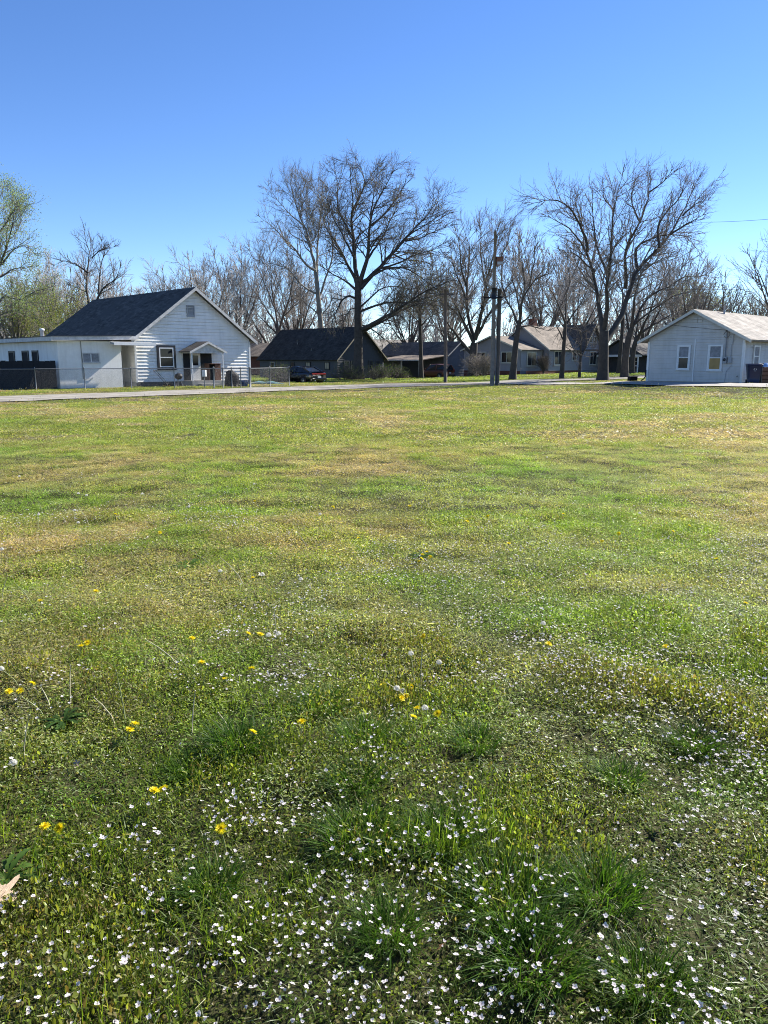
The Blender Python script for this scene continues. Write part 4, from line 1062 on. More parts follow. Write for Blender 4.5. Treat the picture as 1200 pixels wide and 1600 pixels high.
Z8, ZR, Z7, ZL, PX = (3, 360, 220), (3, 800, 220), (6.155, 680, 360), (3, 0, 280), (1, 0, 0)
photo_tree('oak_tree', 'largest bare oak with thick dark trunk and wide crown in front of the dark house', 559, 80, [
    ([(598,1112),(600,1000),(600,900),(598,800),(598,690),(600,640)], .50, .33),
    ([(600,690),(585,560),(572,430),(568,340),(610,270),(640,200),(618,140),(604,95)], .26, .02),
    ([(604,680),(640,560),(650,420),(655,350),(690,280),(722,215),(744,165)], .26, .02),
    ([(610,690),(690,600),(760,530),(820,470),(880,400),(940,320),(975,260)], .27, .02),
    ([(612,885),(690,845),(780,790),(880,735),(960,690),(1030,655)], .24, .02),
    ([(612,900),(720,840),(800,790),(890,765),(980,775)], .15, .02),
    ([(620,660),(730,590),(830,600),(900,640),(955,690)], .15, .02),
    ([(592,670),(540,560),(500,480),(445,410),(430,330)], .20, .02),
    ([(590,740),(545,720),(510,760),(480,830),(468,875)], .13, .02),
    ([(592,700),(530,650),(470,620),(430,590)], .14, .02),
    ([(606,800),(690,770),(760,750),(850,765),(930,740)], .14, .02),
    ([(575,450),(520,370),(500,270),(500,190),(488,130)], .12, .015),
    ([(568,380),(580,260),(560,190),(566,130)], .10, .015),
    ([(652,400),(720,350),(795,250),(835,175)], .13, .015),
    ([(760,530),(840,440),(930,380),(1030,330)], .12, .015),
    ([(655,360),(670,250),(688,170),(690,120)], .09, .015),
    ([(820,470),(880,460),(960,420),(1030,400)], .09, .015),
    ([(604,860),(660,880),(720,930),(760,960)], .10, .015),
    ([(600,660),(560,600),(530,540),(470,520)], .12, .015),
    ([(640,560),(700,480),(740,400),(780,330),(800,255)], .13, .015),
    ([(690,600),(780,580),(860,540),(950,510),(1005,500)], .12, .015),
    ([(610,780),(660,720),(740,680),(820,690),(880,720)], .11, .015),
    ([(585,560),(540,470),(510,420),(460,310),(455,240)], .12, .015),
    ([(760,530),(820,560),(900,565),(980,600)], .09, .015),
    ([(596,780),(560,790),(530,850)], .07, .015),
    ], Z8, 11, M['bark_dark'], M['twig_dark'], (9000, .25, .045, [(.22,.2,.11),(.26,.22,.14),(.18,.19,.08)]), dict(per_m=2.9, n2=8, n3=7, rmin=(.026,.014,.0095), up=(-.01,.0,.02), sub=7, ang=(.5,1.05)))
photo_tree('sycamore_tree', 'tall pale barked sycamore rising behind the dark house left of the oak', 502, 112, [
    ([(427,1090),(425,870),(412,740),(402,620)], .46, .30),
    ([(402,640),(385,520),(345,400),(310,300),(285,220),(270,170)], .26, .02),
    ([(400,610),(330,560),(270,470),(200,400),(135,360)], .20, .02),
    ([(405,640),(400,520),(420,400),(420,300),(400,190)], .2, .02),
    ([(410,720),(330,680),(280,600),(200,570),(160,575)], .16, .02),
    ([(412,740),(460,640),(480,540),(470,430),(450,300)], .18, .02),
    ([(345,400),(270,340),(210,260),(185,210)], .11, .015),
    ([(395,560),(350,460),(330,330),(350,200)], .12, .015),
    ([(418,820),(350,760),(290,700)], .12, .015),
    ([(420,830),(470,760),(520,690)], .12, .015),
    ], Z8, 12, M['bark_pale'], M['bark_pale'], None, dict(per_m=2.4, n2=7, n3=6, rmin=(.03,.017,.011), lmax=(6,3,1.5)))
photo_tree('bare_tree', 'bare tree with a forked trunk between the white house and the sycamore', 433, 118, [
    ([(222,1050),(225,950),(222,900)], .36, .28),
    ([(222,910),(200,830),(130,740),(80,670),(50,580)], .2, .02),
    ([(224,900),(240,830),(290,700),(300,600),(290,520)], .2, .02),
    ([(222,905),(210,780),(190,640),(180,520),(190,480)], .18, .02),
    ([(170,950),(110,860),(20,720),(-20,620)], .18, .02),
    ([(210,790),(150,650),(110,540),(90,490)], .12, .015),
    ([(240,830),(320,760),(370,700)], .1, .015),
    ([(130,740),(60,720),(0,650)], .1, .015),
    ], Z8, 13, M['bark_grey'], M['twig'], None, dict(per_m=2.4, n2=7, n3=6, rmin=(.03,.017,.011), lmax=(6,3,1.5)))
photo_tree('bare_tree', 'bare many stemmed tree leaning over the carport house beside the twin poles', 738, 80, [
    ([(362,1400),(360,1300),(368,1180),(375,1080)], .48, .36),
    ([(362,1200),(250,1060),(180,980),(120,890),(40,760)], .22, .02),
    ([(372,1080),(300,940),(240,800),(180,690),(130,600),(60,480)], .2, .02),
    ([(376,1050),(340,900),(290,650),(300,540),(330,400),(340,200),(300,40)], .22, .02),
    ([(384,1050),(440,840),(490,600),(530,400),(560,200),(600,0)], .25, .02),
    ([(390,1030),(480,860),(560,740),(650,640),(720,480),(800,330)], .18, .02),
    ([(390,1000),(470,900),(540,780)], .14, .02),
    ([(290,650),(230,480),(160,330),(140,160)], .12, .015),
    ([(300,540),(250,380),(240,180),(220,20)], .11, .015),
    ([(490,600),(460,420),(440,200),(430,-40)], .12, .015),
    ([(520,440),(620,280),(700,120),(740,-40)], .11, .015),
    ([(330,1000),(220,820),(100,700),(-20,620)], .13, .015),
    ], Z7, 14, M['bark_dark'], M['twig'], None, dict(per_m=3.4, n2=8, n3=7, rmin=(.026,.014,.0095), up=(.05,.06,.06), sub=5, ang=(.35,.85)))
photo_tree('bare_tree', 'slim bare tree forking high right of the twin poles before the grey house', 800, 63, [
    ([(742,1430),(758,1260),(778,1060),(800,930),(806,900)], .27, .20),
    ([(804,910),(760,810),(720,740),(680,650),(630,570),(585,470)], .13, .012),
    ([(806,900),(818,740),(850,640),(900,540),(960,470),(1060,340)], .15, .012),
    ([(815,860),(800,720),(770,600),(740,500),(740,380),(770,240)], .10, .012),
    ([(812,900),(860,870),(940,790),(1010,740),(1080,720)], .09, .012),
    ([(800,935),(900,910),(1000,945),(1080,960)], .08, .012),
    ([(900,540),(930,400),(960,250),(960,100)], .09, .012),
    ([(680,650),(640,520),(640,380),(660,250)], .08, .012),
    ([(960,470),(1060,430),(1140,380)], .08, .012),
    ([(630,570),(590,560),(520,530)], .06, .012),
    ([(850,640),(860,480),(840,320),(820,150)], .09, .012),
    ], Z7, 15, M['bark_dark'], M['twig'], None, dict(per_m=3.8, n2=8, n3=7, rmin=(.02,.011,.008), up=(.08,.08,.08), ang=(.35,.85), lmax=(3.2,1.8,.9)))
photo_tree('bare_tree', 'broad bare tree with a thick dark trunk left of the pale house', 943, 57, [
    ([(425,1125),(428,1040),(430,960),(432,890)], .40, .33),
    ([(424,900),(405,740),(390,620),(355,520),(310,450),(270,410),(205,392),(180,362)], .21, .02),
    ([(432,885),(442,760),(450,640),(442,560),(460,450),(480,340),(498,250),(512,190)], .19, .015),
    ([(440,940),(500,875),(520,780),(530,690),(560,640),(620,570),(690,500),(740,440),(800,350),(838,250),(858,175)], .24, .015),
    ([(530,690),(530,560),(540,480),(600,380),(640,280),(650,190)], .15, .015),
    ([(590,600),(580,500),(640,455),(700,440),(780,440),(850,465)], .12, .015),
    ([(355,520),(330,400),(260,300),(180,275),(100,292)], .12, .015),
    ([(690,500),(680,400),(720,330),(785,270),(808,210)], .11, .015),
    ([(388,610),(330,560),(280,520),(230,520)], .08, .012),
    ([(450,640),(400,490),(382,360),(372,250)], .12, .015),
    ([(480,330),(432,270),(424,210)], .07, .012),
    ([(600,380),(560,290),(568,190)], .08, .012),
    ([(740,440),(820,390),(890,350)], .09, .012),
    ([(330,400),(302,310),(294,250)], .07, .012),
    ([(640,240),(715,190),(740,150)], .07, .012),
    ([(800,350),(870,290),(915,280)], .07, .012),
    ([(450,560),(500,470),(540,400)], .08, .012),
    ], ZR, 16, M['bark_dark'], M['twig'], None, dict(per_m=3.8, n2=8, n3=7, rmin=(.02,.011,.0078), up=(.02,.03,.04), sub=6, lmax=(2.9,1.7,.9)))
photo_tree('bare_tree', 'dark bare tree with two low limbs just right of the thick trunked tree', 976, 66, [
    ([(527,1105),(532,1010),(545,930),(560,880)], .34, .24),
    ([(556,900),(600,800),(640,740),(690,690),(800,640),(880,620)], .16, .015),
    ([(560,880),(570,740),(600,620),(660,540),(700,470)], .15, .015),
    ([(550,900),(530,800),(540,700),(520,600)], .12, .015),
    ([(575,860),(650,800),(750,730),(840,700)], .1, .012),
    ([(600,800),(700,760),(780,760)], .08, .012),
    ([(600,620),(690,560),(780,520)], .08, .012),
    ], ZR, 17, M['bark_dark'], M['twig'], None, dict(per_m=2.8, n2=6, n3=5, rmin=(.025,.015,.01), lmax=(3.2,1.8,.9)))
photo_tree('bare_tree', 'bare tree leaning right toward the roof of the pale house', 988, 78, [
    ([(562,1090),(566,1000),(575,950),(590,920)], .28, .22),
    ([(585,925),(650,870),(750,810),(850,765),(900,760)], .15, .015),
    ([(590,920),(640,800),(700,680),(730,560)], .14, .015),
    ([(580,940),(600,800),(590,680)], .11, .015),
    ([(650,870),(740,700),(800,600),(820,500)], .1, .012),
    ], ZR, 18, M['bark_dark'], M['twig'], None, dict(per_m=2.4, n2=6, n3=5, rmin=(.028,.017,.011)))
photo_tree('bare_tree', 'straight thin trunk standing before the white porch of the small house', 966, 79, [
    ([(500,1088),(508,980),(518,880),(520,800)], .22, .15),
    ([(520,810),(515,700),(500,600),(490,500)], .11, .012),
    ([(518,870),(480,780),(450,700)], .09, .012),
    ([(520,800),(560,700),(570,590)], .09, .012),
    ], ZR, 19, M['bark_dark'], M['twig'], None, dict(per_m=2.4, n2=6, n3=5, rmin=(.025,.016,.01)))
photo_tree('bare_tree', 'slender bare tree before the windows of the grey house', 877, 66, [
    ([(232,1112),(240,1000),(248,900),(250,850)], .19, .14),
    ([(250,860),(255,740),(270,620),(262,520)], .09, .012),
    ([(250,850),(210,760),(170,680),(150,600)], .09, .012),
    ([(250,870),(310,780),(350,700),(370,620)], .08, .012),
    ([(246,950),(200,840),(130,760)], .07, .012),
    ([(246,960),(300,1000),(330,1010)], .04, .012),
    ], ZR, 20, M['bark_dark'], M['twig'], None, dict(per_m=2.2, n2=6, n3=5, rmin=(.02,.013,.009), lmax=(2.6,1.5,.8)))
photo_tree('small_tree', 'small dark forked tree with drooping twigs against the grey house wall', 905, 69, [
    ([(315,1108),(318,1060),(322,1010)], .14, .11),
    ([(322,1012),(290,975),(262,960)], .06, .012),
    ([(322,1010),(318,960),(330,900),(290,860),(250,850)], .08, .012),
    ([(322,1015),(350,970),(352,900),(320,850)], .08, .012),
    ([(330,900),(380,870),(390,930)], .05, .012),
    ([(330,880),(260,880),(220,900)], .05, .012),
    ], ZR, 21, M['bark_dark'], M['twig_dark'], None, dict(per_m=5, n2=7, n3=5, rmin=(.016,.011,.008), up=(-.12,-.10,-.05), lmax=(1.8,1.0,.6)))
photo_tree('bare_tree', 'straight dark trunk standing in front of the carport posts', 659, 86, [
    ([(895,1110),(893,1000),(890,900),(888,790)], .24, .17),
    ([(889,800),(880,700),(860,620),(870,560)], .1, .012),
    ([(889,790),(930,700),(950,620),(940,540)], .1, .012),
    ([(890,860),(840,800),(790,780)], .08, .012),
    ([(890,870),(940,820),(1000,790)], .08, .012),
    ([(890,830),(920,760),(1000,720)], .08, .012),
    ([(889,820),(840,740),(800,690)], .08, .012),
    ], Z8, 22, M['bark_dark'], M['twig_dark'], (2500, .3, .05, [(.16,.14,.07),(.18,.17,.09)]), dict(per_m=2.4, n2=6, n3=5, rmin=(.028,.018,.012)))
photo_tree('bare_tree', 'bare tree with two leaning dark limbs behind the roof of the white house', 135, 84, [
    ([(420,870),(425,760),(430,660),(440,600)], .34, .26),
    ([(438,620),(400,540),(412,430),(430,360),(400,290),(380,280)], .17, .015),
    ([(440,600),(480,510),(540,470),(565,420)], .16, .015),
    ([(430,640),(370,600),(350,560),(330,500)], .13, .015),
    ([(412,440),(360,400),(300,380),(260,400)], .1, .012),
    ([(460,540),(470,420),(500,330),(480,290)], .11, .012),
    ([(430,370),(470,330),(530,320)], .07, .012),
    ], ZL, 23, M['bark_dark'], M['twig_dark'], None, dict(per_m=2.0, n2=6, n3=5, rmin=(.03,.019,.012), lmax=(3.4,1.9,1)))
photo_tree('leafing_tree', 'tall tree with pale grey green spring leaves at the left edge', 4, 62, [
    ([(-40,920),(-35,800),(-30,690),(-20,600)], .34, .26),
    ([(-22,620),(20,540),(90,575),(150,530),(240,505)], .12, .012),
    ([(-22,600),(-10,480),(20,360),(60,220),(80,130)], .16, .015),
    ([(-22,600),(-40,400),(-20,200),(0,60)], .16, .015),
    ([(10,400),(60,330),(120,300),(160,340)], .08, .012),
    ([(20,360),(50,180),(40,60)], .08, .012),
    ([(-30,650),(40,620),(120,640)], .08, .012),
    ([(0,460),(60,420),(140,410)], .07, .012),
    ([(-30,300),(30,200),(90,110)], .08, .012),
    ], ZL, 24, M['bark_grey'], M['twig'], (15000, .28, .05, [(.20,.25,.15),(.24,.28,.18),(.16,.22,.11)]), dict(per_m=2.0, n2=6, n3=5, rmin=(.024,.015,.01), lmax=(3,1.7,.9)))

# trees known only by their crowns: five builds, each standing alone with its own trunk
def generic_limbs(rng, h, w, fork=.25, n=8, r=.3, vase=.6):
    top = np.array([rng.normal(0, .04*h), rng.normal(0, .04*h), h*fork])
    L = [([(0,0,-.3), (top[0]*.3, top[1]*.3, top[2]*.5), tuple(top)], r, r*.75)]
    for k in range(n):
        az = 2*math.pi*(k+rng.uniform(-.3,.3))/n; rr_ = w*rng.uniform(.35, 1.0)
        zt = h*(rng.uniform(.80, 1.0)-.3*(rr_/w)**2)
        s = rng.uniform(.65, 1.0)
        st = top*np.array([s, s, s]); d = np.array([math.cos(az)*rr_, math.sin(az)*rr_, 0])
        e = st*np.array([1,1,0])+d+np.array([0,0,zt])
        m1 = st+(e-st)*.33+np.array([0,0,-h*.03*vase])+d*.10*vase; m2 = st+(e-st)*.68+d*.07*vase
        L.append(([tuple(st), tuple(m1), tuple(m2), tuple(e)], r*rng.uniform(.4, .6), .018))
    return L
def bare(name, label, px, Y, h, w, seed, bark='bark_grey', twig='twig', leaf=None, tw=None, group=None, **kw):
    rng = np.random.default_rng(seed); o = thing(name, label, 'tree', tuple(foot(px, Y)), 0, group)
    k = Y/80
    t_ = dict(per_m=1.9, n2=6, n3=5, rmin=(.03*k**.5,.019*k,.012*k), lmax=(4.5,2.4,1.3), up=(.07,.06,.06)); t_.update(tw or {})
    return tree_parts(o, generic_limbs(rng, h, w, **kw), seed, M[bark], M[twig], leaf, t_, nres=10)
YG = [(.17,.20,.05),(.22,.24,.07),(.13,.17,.05),(.24,.21,.09)]
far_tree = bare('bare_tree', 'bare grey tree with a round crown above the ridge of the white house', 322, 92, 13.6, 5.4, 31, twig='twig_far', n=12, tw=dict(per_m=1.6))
def copy_tree(src, label, px, Y, s, rz, sz=1.0):
    r = src.copy(); COL.objects.link(r); r.location = tuple(foot(px, Y)); r.rotation_euler = (0, 0, rz); r.scale = (s, s, s*sz); r['label'] = label
    for ch in src.children:
        c = ch.copy(); COL.objects.link(c); c.parent = r
    return r
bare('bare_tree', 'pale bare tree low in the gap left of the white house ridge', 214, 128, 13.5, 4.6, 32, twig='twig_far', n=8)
t33 = bare('leafing_tree', 'olive green leafing tree behind the white wing, nearest the bare leaning tree', 96, 78, 8.8, 3.0, 33, leaf=(9000,.35,.055,YG), n=8, fork=.18)
copy_tree(t33, 'olive green leafing tree at the far left edge behind the flat roof', 22, 82, 1.12, 2.0)
copy_tree(t33, 'olive green leafing tree behind the vent pipe of the white wing', 58, 92, 1.25, 4.1, .95)
copy_tree(t33, 'brighter low green bush tree rising just above the wing roof', 84, 66, .62, 1.0)
copy_tree(far_tree, 'bare tree right of the white house apex, its crown crossing the neighbour', 372, 104, 1.18, 1.3)
copy_tree(far_tree, 'bare round crowned tree behind the left end of the white house roof', 172, 112, 1.08, 3.3)
copy_tree(far_tree, 'bare tree left of the round crowned one above the white house ridge', 268, 104, 1.0, .7)
copy_tree(far_tree, 'bare tree between the forked tree and the sycamore', 462, 124, 1.3, 2.9)
copy_tree(far_tree, 'bare tree behind the leaning bare limbs at left', 112, 104, 1.12, 5.2)
copy_tree(far_tree, 'bare tree far left behind the green leafing trees', 66, 118, 1.1, 2.2, 1.05)
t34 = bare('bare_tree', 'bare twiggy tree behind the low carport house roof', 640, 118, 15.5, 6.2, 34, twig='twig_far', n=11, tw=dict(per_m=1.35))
copy_tree(t34, 'bare tree filling the gap between the oak and the twin poles', 694, 122, 1.2, 1.1)
copy_tree(t34, 'bare tree behind the grey house chimney', 838, 108, 1.25, 2.0)
copy_tree(t34, 'bare tree behind the cross gable of the grey house', 896, 124, 1.3, 3.0)
copy_tree(t34, 'bare tree in the distance right behind the porch house', 1010, 130, 1.0, 4.4)
t35 = bare('bare_tree', 'bare upright tree behind the ridge of the pale house', 1090, 74, 10.6, 3.4, 35, n=8, vase=.2)
copy_tree(t35, 'bare upright tree behind the vent pipe of the pale house', 1125, 84, 1.05, 1.2)
copy_tree(t35, 'bare thin tree at the right above the pale roof', 1172, 96, 1.08, 2.6)
bare('leafing_tree', 'bare tree with a faint yellow green haze of buds behind the pale house', 1102, 96, 11.5, 3.6, 36, leaf=(5000,.5,.06,[(.26,.30,.08),(.30,.32,.10)]), n=8)
bare('bare_tree', 'bare tree whose branches reach in from the right edge above the pale house', 1226, 60, 14.0, 3.6, 37, n=10, fork=.2)
bare('leafing_tree', 'pale grey leafing tree standing at the far right behind the pale house', 1200, 110, 12.0, 5, 38, leaf=(5000,.5,.06,[(.27,.27,.16),(.3,.3,.2)]), n=8)
copy_tree(far_tree, 'bare tree between the sycamore and the oak, far behind the dark house', 540, 138, 1.15, .4)
copy_tree(far_tree, 'bare tree just right of the thick trunked tree, beyond the porch house', 1058, 108, 1.2, 5.0)

# far wood along the horizon and low brush: reads as one mass
def brush_mesh(seed, h, w, dens):
    rng = np.random.default_rng(seed)
    L = []
    for k in range(7):
        az = rng.uniform(0, 6.28); r_ = rng.uniform(0, w)
        b0 = np.array([math.cos(az)*r_*.5, math.sin(az)*r_*.5, -.2]); e = b0+np.array([math.cos(az)*r_, math.sin(az)*r_, h*rng.uniform(.6,1)])
        L.append((resample([b0, (b0+e)/2+rng.normal(0,.3,3), e], 8, rng), np.linspace(.12,.02,8)))
    LP, LR = np.array([a for a, _ in L]), np.array([b_ for _, b_ in L])
    gr, tips = twigs(LP, LR, rng, per_m=1.6*dens, n2=5, n3=4, rmin=(.04,.028,.02), lmax=(2.5,1.4,.9))
    V, Fq = stack_tubes([(LP, LR, 5)]+gr)
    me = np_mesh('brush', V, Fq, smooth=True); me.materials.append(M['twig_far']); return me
brush = [brush_mesh(50+k, 6.5, 2.6, 1) for k in range(3)]
rng = np.random.default_rng(77)
n = 105
bx_ = rng.uniform(-105, 105, n); by_ = rng.uniform(132, 185, n)
Pb = np.stack([bx_, by_, H(bx_, by_)], 1); sc_ = rng.uniform(.9, 2.1, n)
scatter('far_wood', Pb, rng.uniform(0, 6.28, n), sc_, rng.integers(0, 3, n), np.ones((n, 3)), brush, 'grey brown mass of far bare trees and brush along the horizon', 'woodland')
# leafy weeds and brush at the foot of the trees and houses
def shrub(label, px, Y, h, w, seed, nl, cols, twig='twig_dark'):
    rng = np.random.default_rng(seed); o = thing('shrub', label, 'shrub', tuple(foot(px, Y)))
    L = []
    for k in range(12):
        az = rng.uniform(0, 6.28); r_ = w*rng.uniform(.3, 1)
        e = np.array([math.cos(az)*r_, math.sin(az)*r_, h*rng.uniform(.6, 1)])
        L.append(resample([(0,0,-.1), e*.5+rng.normal(0,.08,3), e], 8, rng))
    LP = np.array(L); LR = np.repeat(np.linspace(.03,.01,8)[None], 12, 0)
    gr, tips = twigs(LP, LR, rng, per_m=6, n2=5, n3=4, rmin=(.014,.01,.008), lmax=(.8,.5,.35))
    V, Fq = stack_tubes([(LP, LR, 5)]+gr); link('stems', np_mesh('stems', V, Fq, smooth=True), M[twig], o)
    if nl:
        V, q, c = leaf_quads(tips, rng, nl, .10, .04, cols); link('foliage', np_mesh('foliage', V, q, col=c), M['tree_leaf'], o)
GR = [(.07,.11,.03),(.055,.09,.026),(.09,.12,.04)]
shrub('twiggy bare bush at the foot of the many stemmed tree', 745, 78.5, 1.5, 1.4, 61, 0, [], 'twig')
shrub('twiggy bare bush left of the grey house window', 757, 77, 1.3, 1.2, 62, 300, [(.3,.24,.22),(.3,.25,.2)], 'twig')
shrub('dark climbing bush at the inner corner of the grey house', 849, 86.6, 1.2, .25, 63, 250, [(.06,.05,.035),(.08,.06,.045)])
shrub('low green weeds left of the oak trunk', 541, 78, .3, .9, 64, 1500, GR)
shrub('low green weeds between the oak trunk and the carport', 585, 79, .3, 1.1, 65, 1500, GR)
shrub('low green weeds under the carport house wall', 612, 84, .3, 1.2, 66, 1500, GR)
shrub('small green bush behind the chain link fence by the brick house', 436, 66, .5, 1.0, 67, 1500, GR)

# ================================================================== THE LAWN
M['leaf'] = leafmat('grass_and_weed_leaves', trans=.55, rough=.4, spec=.42, tcol=(1.32,1.25,.6))
M['leaf_single'] = leafmat('tuft_leaves', tone=False, trans=.5, rough=.5, spec=.18)

def disk(rng, n, r):
    a = rng.uniform(0, 2*np.pi, n); q = r*np.sqrt(rng.uniform(0, 1, n)); return np.stack([q*np.cos(a), q*np.sin(a), np.zeros(n)], 1)
def lerp_cols(rng, n, c0, c1, j=.25):
    t = rng.uniform(0, 1, (n, 1)); return (np.array(c0)*(1-t)+np.array(c1)*t)*rng.uniform(1-j, 1+j, (n, 1))
def blades(rng, n, rad, h, w, lean, c0, c1, base=None, tilt_out=False):
    b = disk(rng, n, rad) if base is None else base
    az = rng.uniform(0, 2*np.pi, n)
    if tilt_out: az = np.arctan2(b[:, 1], b[:, 0])+rng.normal(0, .6, n)
    hh = rng.uniform(h[0], h[1], n); ww = rng.uniform(w[0], w[1], n); ln = rng.uniform(lean[0], lean[1], n)
    d = np.stack([np.cos(az), np.sin(az), np.zeros(n)], 1)
    fz = rng.normal(0, .9, n)+az+np.pi/2; s = np.stack([np.cos(fz), np.sin(fz), np.zeros(n)], 1)
    V = []
    for t, k in ((0, .8), (.38, 1.0), (.72, .75), (1.0, .12)):
        c = b+d*(ln*hh*t**1.7)[:, None]+np.array([0, 0, 1])*(hh*t*(1-.38*np.minimum(ln, 1.4)*t))[:, None]-np.array([0, 0, .008])
        V += [c-s*(ww*k/2)[:, None], c+s*(ww*k/2)[:, None]]
    V = np.stack(V, 1)
    o = np.arange(n)[:, None]*8
    Fq = np.concatenate([o+np.array([[0,1,3,2]]), o+np.array([[2,3,5,4]]), o+np.array([[4,5,7,6]])])
    return V.reshape(-1, 3), Fq, np.repeat(lerp_cols(rng, n, c0, c1), 8, 0)
def leaves(rng, n, rad, z, l, c0, c1, wid=.62, tilt=.55, base=None):
    c = disk(rng, n, rad) if base is None else base.copy(); c[:, 2] += rng.uniform(z[0], z[1], n)
    az = rng.uniform(0, 2*np.pi, n); e = rng.normal(.1, tilt, n); ll = rng.uniform(l[0], l[1], n)
    d = np.stack([np.cos(az)*np.cos(e), np.sin(az)*np.cos(e), np.sin(e)], 1)
    s = norm(np.cross(d, np.array([0, 0, 1.])+rng.normal(0, .3, (n, 3)))); u = np.cross(s, d)
    q = (ll*wid/2)[:, None]; L_ = ll[:, None]
    V = np.stack([c, c+d*L_*.35-s*q+u*q*.35, c+d*L_*.75-s*q*.75+u*q*.2, c+d*L_, c+d*L_*.75+s*q*.75+u*q*.2, c+d*L_*.35+s*q+u*q*.35], 1)
    o = np.arange(n)[:, None]*6
    Fq = np.concatenate([o+np.array([[0,1,2,3]]), o+np.array([[0,3,4,5]])])
    return V.reshape(-1, 3), Fq, np.repeat(lerp_cols(rng, n, c0, c1), 6, 0)
def straws(rng, n, rad, l, w, c0, c1, z=(.002, .03)):
    c = disk(rng, n, rad); c[:, 2] = rng.uniform(z[0], z[1], n); az = rng.uniform(0, 6.28, n); e = rng.normal(.05, .22, n)
    d = np.stack([np.cos(az)*np.cos(e), np.sin(az)*np.cos(e), np.sin(e)], 1); s = norm(np.cross(d, np.array([0,0,1.])+rng.normal(0,.5,(n,3))))
    L_ = rng.uniform(l[0], l[1], n)[:, None]; W_ = rng.uniform(w[0], w[1], n)[:, None]
    V = np.stack([c-s*W_, c+d*L_-s*W_*.6, c+d*L_+s*W_*.6, c+s*W_], 1)
    return V.reshape(-1, 3), np.arange(n)[:, None]*4+np.arange(4)[None, :], np.repeat(lerp_cols(rng, n, c0, c1), 4, 0)
def tile(name, *pieces, m='leaf'):
    V, Fq, C, o = [], [], [], 0
    for v, f_, c in pieces: V.append(v); Fq.append(f_+o); C.append(c); o += len(v)
    me = np_mesh(name, np.concatenate(V), np.concatenate(Fq), col=np.concatenate(C)); me.materials.append(M[m]); return me
G1, G2 = (.10,.155,.018), (.24,.30,.05)
W1, W2 = (.135,.16,.024), (.36,.36,.085)
B1, B2 = (.19,.13,.055), (.34,.25,.115)
S1, S2 = (.33,.29,.18), (.51,.46,.33)
near_tiles = []
for k in range(6):       # 0-5 low small-leaved weeds
    g = np.random.default_rng(200+k)
    near_tiles.append(tile('weed_patch', leaves(g, 92, .13, (.010,.048), (.008,.016), W1, W2, tilt=.85), leaves(g, 34, .13, (.004,.042), (.007,.015), B1, B2, tilt=.8),
        blades(g, 48, .13, (.025,.06), (.0018,.003), (.1,1.0), G1, G2), blades(g, 20, .13, (.02,.05), (.0012,.002), (.2,.9), B1, W2), straws(g, 9, .13, (.012,.045), (.0008,.0016), S1, S2)))
for k in range(5):       # 6-10 short grass
    g = np.random.default_rng(220+k)
    near_tiles.append(tile('grass_patch', blades(g, 85, .12, (.025,.08), (.0022,.004), (.15,1.2), G1, G2), leaves(g, 30, .12, (.004,.03), (.009,.017), W1, W2, tilt=.75),
        straws(g, 7, .12, (.015,.05), (.0008,.0017), S1, S2)))
for k in range(3):       # 11-13 thin dry patches
    g = np.random.default_rng(240+k)
    near_tiles.append(tile('dry_patch', straws(g, 22, .13, (.012,.045), (.0008,.0018), S1, S2, (.002,.02)), leaves(g, 52, .13, (.002,.026), (.008,.015), B1, B2, tilt=.7),
        leaves(g, 34, .13, (.002,.026), (.008,.015), W1, W2, tilt=.7), blades(g, 18, .13, (.02,.045), (.0016,.0026), (.2,1.1), (.2,.18,.06), G2)))

MG1, MG2 = (.15,.185,.036), (.30,.33,.09)
T1, T2 = (.28,.255,.16), (.49,.455,.33)
mid_tiles = []
for k in range(6):       # 0-5 low matted weeds and thatch
    g = np.random.default_rng(1200+k)
    mid_tiles.append(tile('low_patch', leaves(g, 120, .15, (.004,.030), (.007,.014), (.17,.185,.05), (.35,.345,.14), tilt=.6), leaves(g, 44, .15, (.004,.030), (.007,.013), (.20,.14,.075), (.36,.29,.16), tilt=.7),
        straws(g, 60, .15, (.012,.04), (.0008,.0018), T1, T2, (.004,.026)), blades(g, 40, .15, (.02,.045), (.0014,.0026), (.2,1.2), MG1, MG2)))
for k in range(5):       # 6-10 short bright grass and clover
    g = np.random.default_rng(1220+k)
    mid_tiles.append(tile('green_patch', blades(g, 110, .15, (.02,.05), (.0018,.0032), (.2,1.3), (.12,.19,.025), (.25,.33,.06)), leaves(g, 110, .15, (.006,.034), (.008,.014), (.15,.21,.035), (.29,.35,.08), tilt=.5),
        straws(g, 18, .15, (.012,.04), (.0008,.0017), T1, T2, (.004,.024))))
for k in range(3):       # 11-13 straw
    g = np.random.default_rng(1240+k)
    mid_tiles.append(tile('thatch_patch', straws(g, 130, .15, (.012,.05), (.0009,.002), T1, T2, (.003,.024)), leaves(g, 40, .15, (.003,.02), (.007,.012), (.23,.20,.125), (.39,.35,.23), tilt=.6),
        leaves(g, 40, .15, (.003,.02), (.006,.011), (.18,.19,.06), (.32,.32,.13), tilt=.6), blades(g, 30, .15, (.015,.035), (.0014,.0024), (.3,1.2), (.22,.21,.09), (.32,.32,.12))))
def lush(x, y): return fbm(x*.42+3.1, y*.42-1.7, 21, 4)
def fine(x, y): return fbm(x*2.1, y*2.1, 31, 3)
